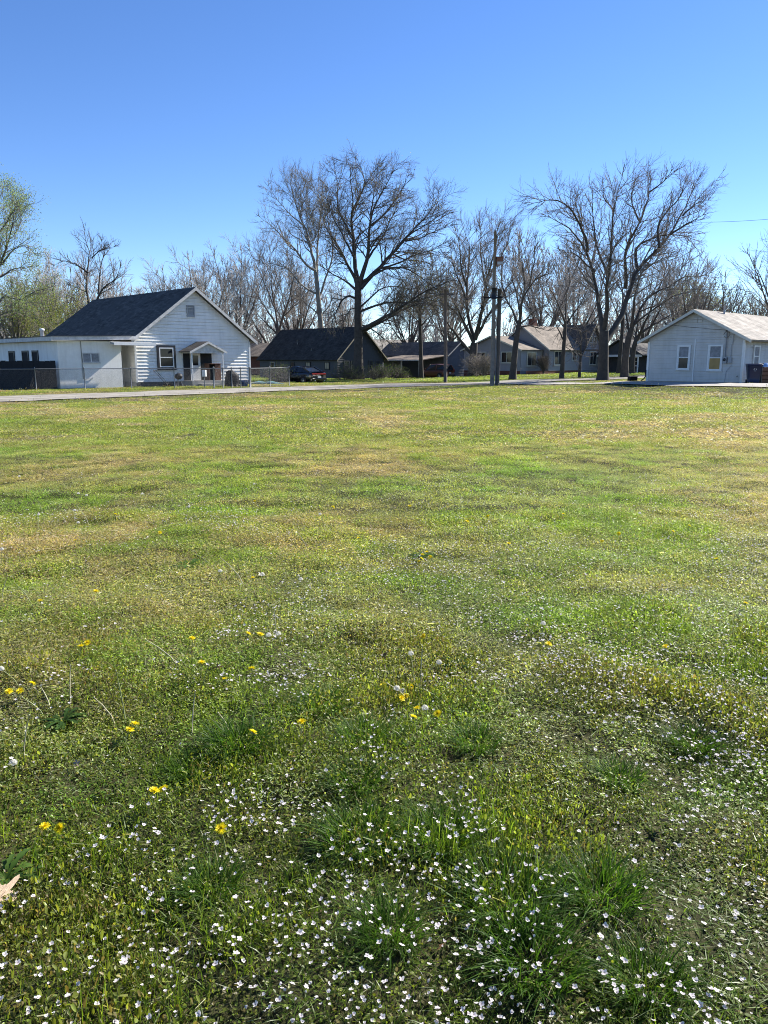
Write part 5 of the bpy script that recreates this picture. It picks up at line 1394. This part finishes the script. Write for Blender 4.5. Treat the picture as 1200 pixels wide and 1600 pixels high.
PATCHES = [(2.4, 10.3, 1.5, .35), (1.3, 9.6, .9, .25), (-2.2, 15.0, 1.6, .25), (-4.6, 17.5, 2.0, .3), (2.0, 15.5, 1.6, .2), (-6.5, 13, 1.8, .2), (1.0, 28, 3, .25),
           (6.5, 16, 2.2, -.14), (9.5, 20, 2.6, -.14), (0.4, 11.5, 1.2, -.09), (4.4, 8.0, 1.1, -.09), (-.6, 7.2, .9, -.12), (-9, 14, 2, -.075),
           (-1.6, 3.6, .7, -.10), (.8, 2.2, .9, .16), (-.4, 1.9, .5, .08)]
def greenness(x, y):
    g_ = lush(x, y)*.75+fine(x, y)*.25
    for px_, py_, r_, a_ in PATCHES: g_ = g_+a_*np.exp(-((x-px_)**2+((y-py_)*.8)**2)/r_**2)
    return g_
def jitter_pts(rng, d0, d1, cell, half):
    xs_ = np.arange(-half(d1), half(d1), cell); ys_ = np.arange(d0, d1, cell)
    X, Y = np.meshgrid(xs_, ys_); X = X.ravel()+rng.uniform(-.5,.5,X.size)*cell; Y = Y.ravel()+rng.uniform(-.5,.5,Y.size)*cell
    k = np.abs(X) < half(Y); return X[k], Y[k]
half = lambda d: .56*np.maximum(d, .8)+1.1
def tones(rng, g_, n):
    """plants of lush spots are greener, those of poor spots more yellow and brown"""
    t = np.clip((g_-.30)/.45, 0, 1)[:, None]
    c = np.array([1.12,1.03,1.02])*(1-t)+np.array([.84,1.06,.8])*t
    return c*rng.uniform(.68, 1.32, (n, 1))*rng.uniform(.94, 1.06, (n, 3))
def pick(rng, g_, f_, n, gapped):
    idx = rng.integers(0, 6, n)
    g_ = g_+rng.normal(0, .05, n)
    gr_ = (f_+rng.normal(0, .09, n) > (.585 if gapped > .35 else .54)) & (g_ > .42)
    idx = np.where(gr_, rng.integers(6, 11, n), idx)
    dry = rng.uniform(0, 1, n) < np.clip((.47-g_)*2.6, .12 if gapped > .35 else .04, .55); idx = np.where(dry, rng.integers(11, 14, n), idx)
    return idx
rng = np.random.default_rng(300)
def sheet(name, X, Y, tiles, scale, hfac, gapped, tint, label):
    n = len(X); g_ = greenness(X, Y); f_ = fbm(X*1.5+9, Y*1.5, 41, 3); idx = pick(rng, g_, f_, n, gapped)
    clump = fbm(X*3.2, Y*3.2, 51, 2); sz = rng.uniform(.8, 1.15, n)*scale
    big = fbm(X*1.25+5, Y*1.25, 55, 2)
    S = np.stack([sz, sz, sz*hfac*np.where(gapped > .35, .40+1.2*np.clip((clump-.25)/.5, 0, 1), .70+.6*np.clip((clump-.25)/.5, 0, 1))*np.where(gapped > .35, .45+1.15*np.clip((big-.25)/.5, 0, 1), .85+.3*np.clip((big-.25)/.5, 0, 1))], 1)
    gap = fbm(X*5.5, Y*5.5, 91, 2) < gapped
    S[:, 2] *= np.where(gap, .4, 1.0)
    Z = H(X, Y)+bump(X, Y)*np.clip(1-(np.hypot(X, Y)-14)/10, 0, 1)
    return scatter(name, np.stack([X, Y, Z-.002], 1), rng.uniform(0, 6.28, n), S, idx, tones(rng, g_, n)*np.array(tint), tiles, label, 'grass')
X, Y = jitter_pts(rng, .5, 5.6, .085, half)
w_ = rng.uniform(0, 1, len(X)) > np.clip((Y-2.4)/2.6, 0, 1)          # leafy growth thins out into the mown lawn
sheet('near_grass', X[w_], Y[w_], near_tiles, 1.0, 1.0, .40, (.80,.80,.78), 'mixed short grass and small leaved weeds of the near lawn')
Xa, Ya = jitter_pts(rng, 2.2, 8, .10, half); Xb, Yb = jitter_pts(rng, 8, 15.5, .155, half)
k = rng.uniform(0, 1, len(Xa)) < np.clip((Ya-2.2)/2.4, 0, 1)
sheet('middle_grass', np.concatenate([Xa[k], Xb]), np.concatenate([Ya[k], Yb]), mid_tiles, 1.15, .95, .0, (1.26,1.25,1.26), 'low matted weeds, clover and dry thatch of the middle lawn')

far_tiles = []
for k in range(4):       # 0-3 green
    g = np.random.default_rng(260+k)
    far_tiles.append(tile('lawn_patch', blades(g, 150, .38, (.03,.075), (.006,.011), (.2,1.2), (.17,.215,.045), (.30,.34,.09)), leaves(g, 110, .38, (.01,.04), (.02,.035), (.195,.215,.06), (.33,.34,.125)), straws(g, 40, .38, (.04,.1), (.002,.005), S1, S2)))
for k in range(3):       # 4-6 dry
    g = np.random.default_rng(280+k)
    far_tiles.append(tile('straw_patch', straws(g, 90, .38, (.04,.11), (.003,.006), S1, S2, (.004,.035)), blades(g, 80, .38, (.025,.055), (.005,.009), (.3,1.2), (.27,.25,.10), (.30,.31,.11)), leaves(g, 70, .38, (.005,.03), (.02,.03), (.27,.24,.14), (.29,.29,.13))))
rng = np.random.default_rng(310)
half2 = lambda d: .54*d+2.5
Xa, Ya = jitter_pts(rng, 14.5, 30, .33, half2); Xb, Yb = jitter_pts(rng, 30, 66, .6, half2); Xc, Yc = jitter_pts(rng, 66, 100, 1.1, half2)
X, Y = np.concatenate([Xa, Xb, Xc]), np.concatenate([Ya, Yb, Yc])
sz = np.where(Y < 30, 1.0, np.where(Y < 66, 1.75, 3.0))
k = ~on_road(X, Y, -.11)
def in_house(o, x0, x1, y0, y1, X, Y):
    c, s = math.cos(GRID), math.sin(GRID); a = X-o.location.x; b_ = Y-o.location.y
    u, v = c*a+s*b_, -s*a+c*b_
    return (u > x0) & (u < x1) & (v > y0) & (v < y1)
for o_, x0, x1, y0, y1 in ((wh,-4.6,8.1,-.1,14),(rh,-.1,9.6,-.1,5.4),(dh,0,7,0,14.5),(ch,-4.2,9.5,.2,12),(gh,-4.2,10.6,0,9)): k &= ~in_house(o_, x0, x1, y0, y1, X, Y)
X, Y, sz = X[k], Y[k], sz[k]; n = len(X)
g_ = fbm(X*.5+7, Y*.42+2, 61, 5)*.5+fbm(X*1.2, Y*1.3, 62, 3)*.5
for px_, py_, r_, a_ in PATCHES: g_ = g_+.33*a_*np.exp(-((X-px_)**2+((Y-py_)*.8)**2)/r_**2)
g_ = np.where(Y > 58, g_+.12, g_)
idx = np.where(g_+rng.normal(0, .045, n) < .47, rng.integers(4, 7, n), rng.integers(0, 4, n))
zz = rng.uniform(.75, 1.2, n)*np.where(on_road(X, Y, 3.0), .45, 1.0)
scatter('far_grass', np.stack([X, Y, H(X, Y)-.004], 1), rng.uniform(0, 6.28, n), np.stack([sz, sz, zz*np.where(Y > 60, 1.7, 1.0)], 1), idx, tones(rng, np.where(Y > 58, g_+.1, g_), n), far_tiles, 'sunlit yellow green grass with straw coloured patches farther back', 'grass')

# ---- countable plants: dark tufts, dandelions, seed heads, bare stalks, fallen leaves, white wildflowers
def gz(x, y): return float(H(x, y)+bump(np.array(x), np.array(y)))
def tuft_mesh(seed, n, h, rad, c0=(.03,.075,.010), c1=(.085,.165,.022)):
    g = np.random.default_rng(seed)
    return tile('tuft', blades(g, n, rad, h, (.0022,.004), (.25,1.25), c0, c1, tilt_out=True), blades(g, 8, rad, (.06,.12), (.0018,.003), (.6,1.5), S1, S2, tilt_out=True), m='leaf_single')
tufts = [tuft_mesh(400+k, 430, (.06,.15), .095) for k in range(4)]
TUFTS = [(560,1322,1.15,'in the middle of the near lawn above the dark gap'),(688,1332,1.05,'right of the middle tuft in the near lawn'),(792,1425,1.3,'leafiest and largest, low right of the middle'),(938,1410,1.1,'right of the largest tuft'),
         (832,1508,1.2,'just below the largest tuft'),(372,1168,1.1,'below the yellow dandelion left of the middle'),(505,1108,1.0,'with bright tips left of the dandelion cluster'),(566,1165,1.0,'below the dandelion cluster'),(742,1168,.9,'below the dark patch right of the dandelion cluster'),
         (555,1235,.9,'halfway between the dandelion cluster and the near middle tuft'),(1085,1160,.95,'by the white flowers at the right'),(300,1195,.8,'right of the paired yellow dandelions'),(968,1215,.85,'among white flowers right of the middle'),(330,1390,.8,'in the lower left of the lawn'),(1010,1540,.9,'in the lower right corner of the lawn'),(610,1480,.85,'at the bottom middle among white flowers')]
for k, (px, py, s, w) in enumerate(TUFTS):
    q = lawn_pt(px, py); o = link('grass_tuft', tufts[k % 4]); o.location = (q[0], q[1], gz(q[0], q[1])-.004); o.rotation_euler = (0, 0, k*1.7); o.scale = (s, s, s*.85)
    tag(o, 'dark green grass tuft '+w, 'grass tuft', 'dark grass tufts in the lawn')
def rosette(label, px, py, seed, n=26, L=(.08,.16), col=((.055,.11,.018),(.10,.18,.035))):
    g = np.random.default_rng(seed); V, Fq, C = [], [], []
    for k in range(n):
        az = k*2.4+g.normal(0,.2); l = g.uniform(*L); w = l*.13; e = g.uniform(.15,.8)
        d = np.array([math.cos(az), math.sin(az), 0]); s = np.array([-d[1], d[0], 0]); b0 = len(V); pr = None
        c = lerp_cols(g, 1, col[0], col[1])[0]
        for j in range(9):
            t = j/8; p_ = d*l*t+np.array([0,0,l*(e*t-.75*e*t*t)+.012]); ww = w*(.25+1.2*t*(1-t*.75))*(1.25 if j % 2 else .65)*(0.05 if j == 8 else 1)
            V += [p_-s*ww+np.array([0,0,ww*.25]), p_, p_+s*ww+np.array([0,0,ww*.25])]; C += [c*.95, c*1.15, c*.95]
            if j: a = b0+(j-1)*3; Fq += [(a,a+1,a+4,a+3),(a+1,a+2,a+5,a+4)]
    me = np_mesh('rosette', np.array(V), np.array(Fq), col=np.array(C)); me.materials.append(M['leaf_single'])
    q = lawn_pt(px, py); o = link('dandelion_plant', me); o.location = (q[0], q[1], gz(q[0], q[1]))
    return tag(o, label, 'weed')
rosette('broad leaved dandelion plant without flowers in the left lawn', 297, 888, 1)
rosette('dark low leafy weed right of the dandelion cluster', 712, 1043, 2, 34, (.06,.12), ((.04,.085,.016),(.07,.13,.026)))
rosette('dark leafy weed patch beside the tall bare stalk at left', 100, 1135, 3, 34, (.06,.12), ((.04,.085,.016),(.075,.135,.028)))
rosette('dark leafy weed at the left edge of the lower lawn', 8, 1375, 4, 30, (.06,.13))
rosette('leafy weed around the far yellow dandelion pair', 658, 868, 5, 26, (.08,.15))
rosette('dark leafy weed in the shade of the middle tufts', 590, 1345, 6, 24, (.05,.1), ((.035,.08,.015),(.06,.12,.025)))

M['yellow_petal'] = leafmat('yellow_dandelion_petals', tone=False, trans=.3, rough=.6, tcol=(1,1,1))
M['stalk'] = mat('pale_green_stalk', (.24,.27,.10), .5, .25, 20, 0)
M['tan_stalk'] = mat('pale_tan_stalk', (.46,.42,.26), .55, .25, 20, 0)
M['fluff'] = leafmat('dandelion_seed_fluff', tone=False, trans=.5, rough=.9, spec=.1, tcol=(1,1,1))
M['petal'] = leafmat('white_wildflower_petals', tone=False, trans=.42, rough=.6, spec=.2, tcol=(1,1,1))
def dandelion_head(seed):
    g = np.random.default_rng(seed); V, Fq, C = [], [], []
    for ring, (nn, e0, l) in enumerate(((20,.12,.019),(18,.45,.017),(14,.85,.013),(8,1.25,.009))):
        for k in range(nn):
            az = 2*math.pi*(k+.5*ring)/nn+g.normal(0,.06); e = e0+g.normal(0,.08); ll = l*g.uniform(.85,1.1)
            d = np.array([math.cos(az)*math.cos(e), math.sin(az)*math.cos(e), math.sin(e)]); s = np.array([-math.sin(az), math.cos(az), 0])*.0019
            b0 = len(V); V += [d*.002-s*.6, d*.002+s*.6, d*ll+s, d*ll-s]; Fq.append((b0,b0+1,b0+2,b0+3)); C += [(.84,.72,.012) if ring < 2 else (.82,.64,.01)]*4
    me = np_mesh('flower_head', np.array(V), np.array(Fq), col=np.array(C)); me.materials.append(M['yellow_petal']); return me
def puff(seed):
    g = np.random.default_rng(seed); n = 170; d = norm(g.normal(size=(n, 3))); d[:, 2] = np.abs(d[:, 2]+.25)-.25; d = norm(d)
    s = norm(np.cross(d, g.normal(size=(n, 3)))); t = np.cross(d, s); V = []
    for k in range(n):
        e = d[k]*.0145*g.uniform(.85,1.1); w_ = .0026*g.uniform(.6,1.2); V += [e-s[k]*w_, e+t[k]*w_, e+s[k]*w_, e-t[k]*w_]
    V2, Fq = [], []
    for k in range(60): V2 += [d[k]*.003-s[k]*.0003, d[k]*.003+s[k]*.0003, d[k]*.017+s[k]*.0003, d[k]*.017-s[k]*.0003]
    A = np.array(V+V2); me = np_mesh('seed_ball', A, np.arange(len(A)).reshape(-1, 4), col=np.tile([.76,.74,.68], (len(A), 1))); me.materials.append(M['fluff']); return me
heads = [dandelion_head(500+k) for k in range(3)]; puffs = [puff(520+k) for k in range(3)]
def stalk_obj(parent, tip, r, m, sag=0.0, name='stalk'):
    tip = Vector(tip); b = MB()
    pts = [(0,0,-.01)]+[tuple(Vector((tip.x*t**1.4, tip.y*t**1.4, tip.z*(t+sag*t*(1-t))))) for t in (.35,.7,1.0)]
    b.tube(pts, [r*1.15, r*1.05, r, r*.85], 6)
    return b.build(name, m, parent)
YEL = [(68,1270),(91,1272),(345,1286),(240,1221),(255,1222),(395,1144),(472,1132),(14,1083),(32,1081),(50,1071),(137,1011),(127,1012),(315,1040),(300,998),(388,997),(407,996),(393,1041),(351,1060),(210,1125),(202,1132),(63,940),(395,903),(118,848),
       (662,986),(857,1003),(655,872),(667,856),(658,868),(672,864),(762,808),(967,831),(941,841),(1052,827),(1077,821),(1165,942),(642,1061),(634,1075),(652,1100),(684,1114),(646,1122),(599,1057),(627,1078),(398,781),(795,842),(660,861),(560,835),(730,812),(880,800),(180,800),(250,835),(1040,1010),(150,925),(640,790),(1120,870),(520,790)]
PUF = [(2,1050),(20,1187),(642,1014),(686,1030),(849,968),(620,1064),(629,1066),(410,899),(344,892),(420,998),(435,995),(3,858),(500,804),(295,792),(116,792),(122,815),(122,768),(135,771),(222,772),(397,756),(1122,841),(855,710),(30,741),(664,1103),(1000,800),(470,905),(60,800)]
dproto = {}
rng = np.random.default_rng(600)
def flower_thing(name, px, py, headmesh, part, h, label, cat, group, tilt, key):
    d = ray(px, py); t = -(CAM_H-h-.01)/d[2]; hx, hy = d[0]*t, d[1]*t      # the head sits on the photo ray at height h
    lx, ly = rng.normal(0, .35*h, 2); bx_, by_ = hx-lx, hy-ly; z0 = gz(bx_, by_)
    o = thing(name, label, cat, (bx_, by_, z0), 0, group)
    stalk_obj(o, (lx, ly, h-.004), .0019, M['stalk'])
    hd = link(part, headmesh, None, o, (lx, ly, h-.003)); hd.rotation_euler = tilt
    hd.scale = (1.05, 1.05, 1.05) if part == 'flower_head' else (1, 1, 1)
    if part == 'flower_head':
        b = MB(); b.lathe((0,0,-.004), [(0,-.006),(.0035,-.004),(.005,.0),(.006,.005)], 8); b.build('calyx', M['stalk'], hd)
    return o
UNIQ = {(68,1270):'left one of two yellow dandelions in the lower left lawn',(91,1272):'right one of two yellow dandelions in the lower left lawn',(345,1286):'single bright yellow dandelion left of the near middle tuft',(240,1221):'left one of the touching yellow dandelion pair',(255,1222):'right one of the touching yellow dandelion pair',
        (395,1144):'yellow dandelion above the left dark tuft',(472,1132):'yellow dandelion left of the bright tipped tuft',(857,1003):'lone yellow dandelion right of the middle below a seed head',(684,1114):'rightmost yellow dandelion of the middle cluster',(646,1122):'lowest yellow dandelion of the middle cluster'}
for k, (px, py) in enumerate(YEL):
    h = float(rng.uniform(.055,.10))
    flower_thing('dandelion', px, py, heads[k % 3], 'flower_head', h, UNIQ.get((px,py), 'yellow dandelion in bloom among the short weeds of the lawn'), 'dandelion', 'yellow dandelions in the near lawn', (rng.normal(.1,.3), rng.normal(.25,.3), rng.uniform(0,6)), 'y')
for k, (px, py) in enumerate(PUF):
    h = float(rng.uniform(.07,.14))
    flower_thing('dandelion_clock', px, py, puffs[k % 3], 'seed_ball', h, {(849,968):'tall white dandelion seed head right of the middle',(686,1030):'round white seed head right of the dandelion cluster',(20,1187):'white seed head low at the left edge'}.get((px,py), 'white fluffy dandelion seed head standing above the lawn'), 'seed head', 'white dandelion seed heads', (0,0,rng.uniform(0,6)), 'p')
# bare stalks: foot pixel, tip pixel
STK = [((72,1126),(35,1090)),((80,1114),(63,1072)),((182,1133),(147,1090)),((197,1132),(181,1048)),((37,1192),(46,1118)),((111,1108),(110,1040)),((32,1064),(14,1034)),((280,1049),(227,999)),((383,922),(344,871)),((330,886),(306,866)),((358,1147),(341,1114)),
       ((608,1094),(576,1077)),((693,1102),(662,1077)),((657,1073),(660,1010)),((645,1098),(604,1067)),((50,947),(22,910)),((3,938),(12,900)),((300,1145),(305,1080)),((318,1080),(326,1040)),((432,1000),(428,950)),((480,860),(465,832)),((70,812),(58,780)),((140,818),(120,790))]
for k, ((fx, fy), (tx, ty)) in enumerate(STK):
    q = lawn_pt(fx, fy); dist = math.hypot(q[0], q[1]); up_px = fy-ty
    r_ = ray(tx, ty); Yt = q[1]+.04*(1 if k % 2 else -.3); tip = np.array([r_[0]/r_[1]*Yt, Yt, CAM_H+r_[2]/r_[1]*Yt])
    z0 = gz(q[0], q[1]); o = thing('bare_stalk', 'leaning bare dandelion stalk without a head in the lawn', 'stalk', (q[0], q[1], z0), 0, 'bare dandelion stalks')
    tip = tip-np.array([q[0], q[1], z0]); tip[2] = max(tip[2], .03)
    stalk_obj(o, tip, .0024, M['tan_stalk'] if k % 3 else M['stalk'], .12)
    hd = MB(); hd.lathe((tip[0], tip[1], tip[2]), [(0,-.002),(.0035,0),(.004,.003),(0,.005)], 8); hd.build('seed_disc', M['tan_stalk'], o)

def fallen_leaf(label, px, py, s, m, seed, lift=.03, tilt=(.25,-.2)):
    g = random.Random(seed); lob = []
    for k in range(40):
        t = 2*math.pi*k/40
        r = .5+.20*math.cos(5*t)+.10*math.cos(9*t+.6)+g.uniform(-.03,.03)
        lob.append((r*math.cos(t)*1.15, r*math.sin(t)*.72, .10*math.sin(2*t+seed)*r+.12*(r*math.sin(t))**2))
    b = MB(); vs = [(0,0,0)]+lob; b.add(vs, [(0,1+k,1+(k+1)%40) for k in range(40)], True)
    q = lawn_pt(px, py); o = thing('fallen_leaf', label, 'leaf', (q[0], q[1], gz(q[0], q[1])+lift)); o.rotation_euler = (tilt[0], tilt[1], seed*1.3); o.scale = (s, s, s)
    b.build('blade', m, o)
    c = MB(); c.tube([(-.95,.03,.03),(-.3,.0,.008),(.4,0,.006)], [.018,.014,.008], 5); c.build('leaf_stem', m, o)
M['tan_leaf'] = mat('dry_tan_leaf', (.50,.37,.25), .7, .3, 7, .4)
M['brown_leaf'] = mat('dry_brown_leaf', (.20,.085,.04), .7, .35, 7, .4)
M['grey_leaf'] = mat('bleached_leaf', (.52,.47,.40), .7, .25, 7, .4)
fallen_leaf('large dry tan oak leaf at the left edge of the lawn', 4, 1413, .088, M['tan_leaf'], 1, .045, (.5,-.2))
fallen_leaf('dry tan leaf standing in the grass at the right', 1035, 1296, .034, M['tan_leaf'], 2, .04, (.9,.3))
fallen_leaf('reddish brown leaf among the white flowers at the bottom', 694, 1500, .036, M['brown_leaf'], 3, .03, (.8,.2))
fallen_leaf('dark red brown leaf above the dandelion cluster', 598, 1027, .05, M['brown_leaf'], 4, .03, (.7,.2))
fallen_leaf('small dark brown leaf left of the dandelion cluster', 340, 1060, .04, M['brown_leaf'], 5, .03, (.7,-.3))
fallen_leaf('bleached leaf beside the white seed head in the left lawn', 408, 905, .05, M['grey_leaf'], 6, .03, (.5,.1))
fallen_leaf('bleached leaf scrap on the right far lawn', 852, 712, .07, M['grey_leaf'], 7, .04, (.6,.1))
fallen_leaf('small brown leaf under the white flowers at left', 436, 920, .04, M['brown_leaf'], 8, .03, (.5,.4))
fallen_leaf('tan leaf in the weeds of the lower left lawn', 120, 1200, .03, M['tan_leaf'], 9, .03, (.6,.1))

def wildflower(seed):
    g = np.random.default_rng(seed); V, Fq, C = [], [], []; h = .070+.013*(seed % 3)
    tx, ty = g.normal(0, .22), g.normal(0, .22); n_ = norm(np.array([tx+.15, ty-.05, 1.0])); a = norm(np.cross(n_, [0,1,0.2])); b_ = np.cross(n_, a); top = np.array([tx*.04, ty*.04, h])
    cup = (.25,.9,.45,1.3,.3,.7,2.2,.5)[seed % 8]; npet = 5 if seed % 8 != 6 else 3
    for k in range(npet):
        t = 2*math.pi*k/5+g.normal(0,.15); d = a*math.cos(t)+b_*math.sin(t); s = np.cross(n_, d); l = .0066*g.uniform(.7,1.2); w = .0031*g.uniform(.85,1.1); cu = cup*g.uniform(.7,1.3)
        dd = norm(d+n_*cu)
        b0 = len(V); V += [top+d*.0006, top+dd*l*.5-s*w, top+dd*l*.95-s*w*.75+d*l*.10, top+dd*l*1.08+d*l*.12, top+dd*l*.95+s*w*.75+d*l*.10, top+dd*l*.5+s*w]
        Fq += [(b0,b0+1,b0+2,b0+3),(b0,b0+3,b0+4,b0+5)]; c = np.array([.88,.86,.80])*g.uniform(.92,1.05); C += [(.62,.50,.58)]+[tuple(c)]*5
    for k in range(2):   # thin green stem
        s = np.array([.0006,0,0]) if k else np.array([0,.0006,0]); b0 = len(V); V += [-s, s, top+s, top-s]; Fq.append((b0,b0+1,b0+2,b0+3)); C += [(.09,.12,.04)]*4
    me = np_mesh('wildflower', np.array(V), np.array(Fq), col=np.array(C)); me.materials.append(M['petal']); return me
wild = [wildflower(704+k) for k in range(16)]
rng = np.random.default_rng(710)
def flower_density(x, y):
    d = y; f1 = fbm(x*1.3+4, y*1.3+8, 71, 3); f2 = fbm(x*4.5, y*4.5, 72, 2)
    c = np.clip((f1*.62+f2*.38-.485)/.13, 0, 1)
    lam = np.where(d < 2.6, 290, np.where(d < 4.2, 230, np.where(d < 8, 95, 22)))*(c*2.9+.04)
    for px_, py_, r_, a_ in FCL:
        q = lawn_pt(px_, py_); lam = lam+2.2*a_*np.exp(-((x-q[0])**2+(y-q[1])**2)/r_**2)
    return lam*np.where((x < -.9) & (y > 2.4) & (y < 6), .35, 1)
FCL = [(940,1090,.28,340),(880,1040,.3,200),(1060,1050,.3,180),(1165,1195,.16,600),(300,1580,.25,200),(520,1585,.25,200),(1120,1400,.25,140),(760,1500,.2,150),(1080,1130,.3,150),(1150,1010,.35,90),(560,930,.45,70),(760,900,.5,60),(720,985,.25,130),(1010,960,.4,60),(90,1560,.2,260),(740,1580,.25,200),(860,1560,.2,220),(420,1280,.16,160),(610,1270,.25,120),(1000,1560,.2,200),(450,1000,.4,70)]
gx, gy = rng.uniform(-6, 6, 400000), rng.uniform(.9, 10.5, 400000)
area = 12*9.6/400000
keep = rng.uniform(0, 1, len(gx)) < flower_density(gx, gy)*area
keep &= np.abs(gx) < .56*gy+.5
gx, gy = gx[keep], gy[keep]; o_ = np.argsort(np.hypot(gx, gy)); gx, gy = gx[o_], gy[o_]
inview = np.array([abs(x_)/ (y_+.45) < .40 and y_ > 1.42 for x_, y_ in zip(gx, gy)])
ind = np.where(inview)[0][:300]; rest = np.setdiff1d(np.arange(len(gx)), ind)
for j, k in enumerate(ind):
    o = link('wildflower', wild[j % 16]); o.location = (gx[k], gy[k], gz(gx[k], gy[k])); o.rotation_euler = (0, 0, rng.uniform(0, 6.28)); s = rng.uniform(.6, 1.08); o.scale = (s, s, s*rng.uniform(.8, 1.2)); o.rotation_euler = (rng.normal(0, .22), rng.normal(.1, .22), rng.uniform(0, 6.28))
    tag(o, 'tiny white five petalled wildflower in the near grass', 'wildflower', 'white wildflowers in the nearest grass')
zr = H(gx[rest], gy[rest])+bump(gx[rest], gy[rest])
scatter('distant_wildflowers', np.stack([gx[rest], gy[rest], zr], 1), rng.uniform(0, 6.28, len(rest)), rng.uniform(.7, 1.15, len(rest)), rng.integers(0, 16, len(rest)), np.ones((len(rest), 3)), wild, 'drifts of tiny white wildflowers spread through the grass', 'wildflowers')
# far band of dandelions and seed heads, too many to count
def far_flower(col, r, h, mat_):
    b = []; Fq = []; n = 8
    V = [(0,0,h+r*.35)]+[(r*math.cos(2*math.pi*k/n), r*math.sin(2*math.pi*k/n), h) for k in range(n)]+[(0,0,h-r*.5)]
    Fq = [(0,1+k,1+(k+1)%n) for k in range(n)]+[(n+1,1+(k+1)%n,1+k) for k in range(n)]
    V += [(-.002,0,0),(.002,0,0),(.002,0,h),(-.002,0,h)]; q = np.array([[n+2,n+3,n+4,n+5]])
    c = np.array([col]*(n+2)+[(.15,.18,.06)]*4)
    me = np_mesh('far_flower', np.array(V), q, np.array(Fq), col=c); me.materials.append(M[mat_]); return me
ff = [far_flower((.66,.45,.02), .020, .10, 'yellow_petal'), far_flower((.70,.70,.64), .022, .16, 'fluff')]
n = 9000; fx = rng.uniform(-24, 24, n); fy = 12+34*rng.uniform(0, 1, n)**.7
den = np.clip((fy-18)/10, .05, 1)*np.clip((fbm(fx*.25, fy*.25, 81, 3)-.33)/.25, 0, 1)
k = (rng.uniform(0, 1, n) < den*.42) & (np.abs(fx) < .56*fy+2) & ~on_road(fx, fy, .2); fx, fy = fx[k], fy[k]; n = len(fx)
kind = (rng.uniform(0, 1, n) < np.where(fx < 0, .25, .6)).astype(int)
scatter('distant_dandelions', np.stack([fx, fy, H(fx, fy)], 1), rng.uniform(0, 6.28, n), rng.uniform(.8, 1.4, n), kind, np.ones((n, 3)), ff, 'far scattering of yellow dandelions and pale seed heads in front of the street', 'dandelions')
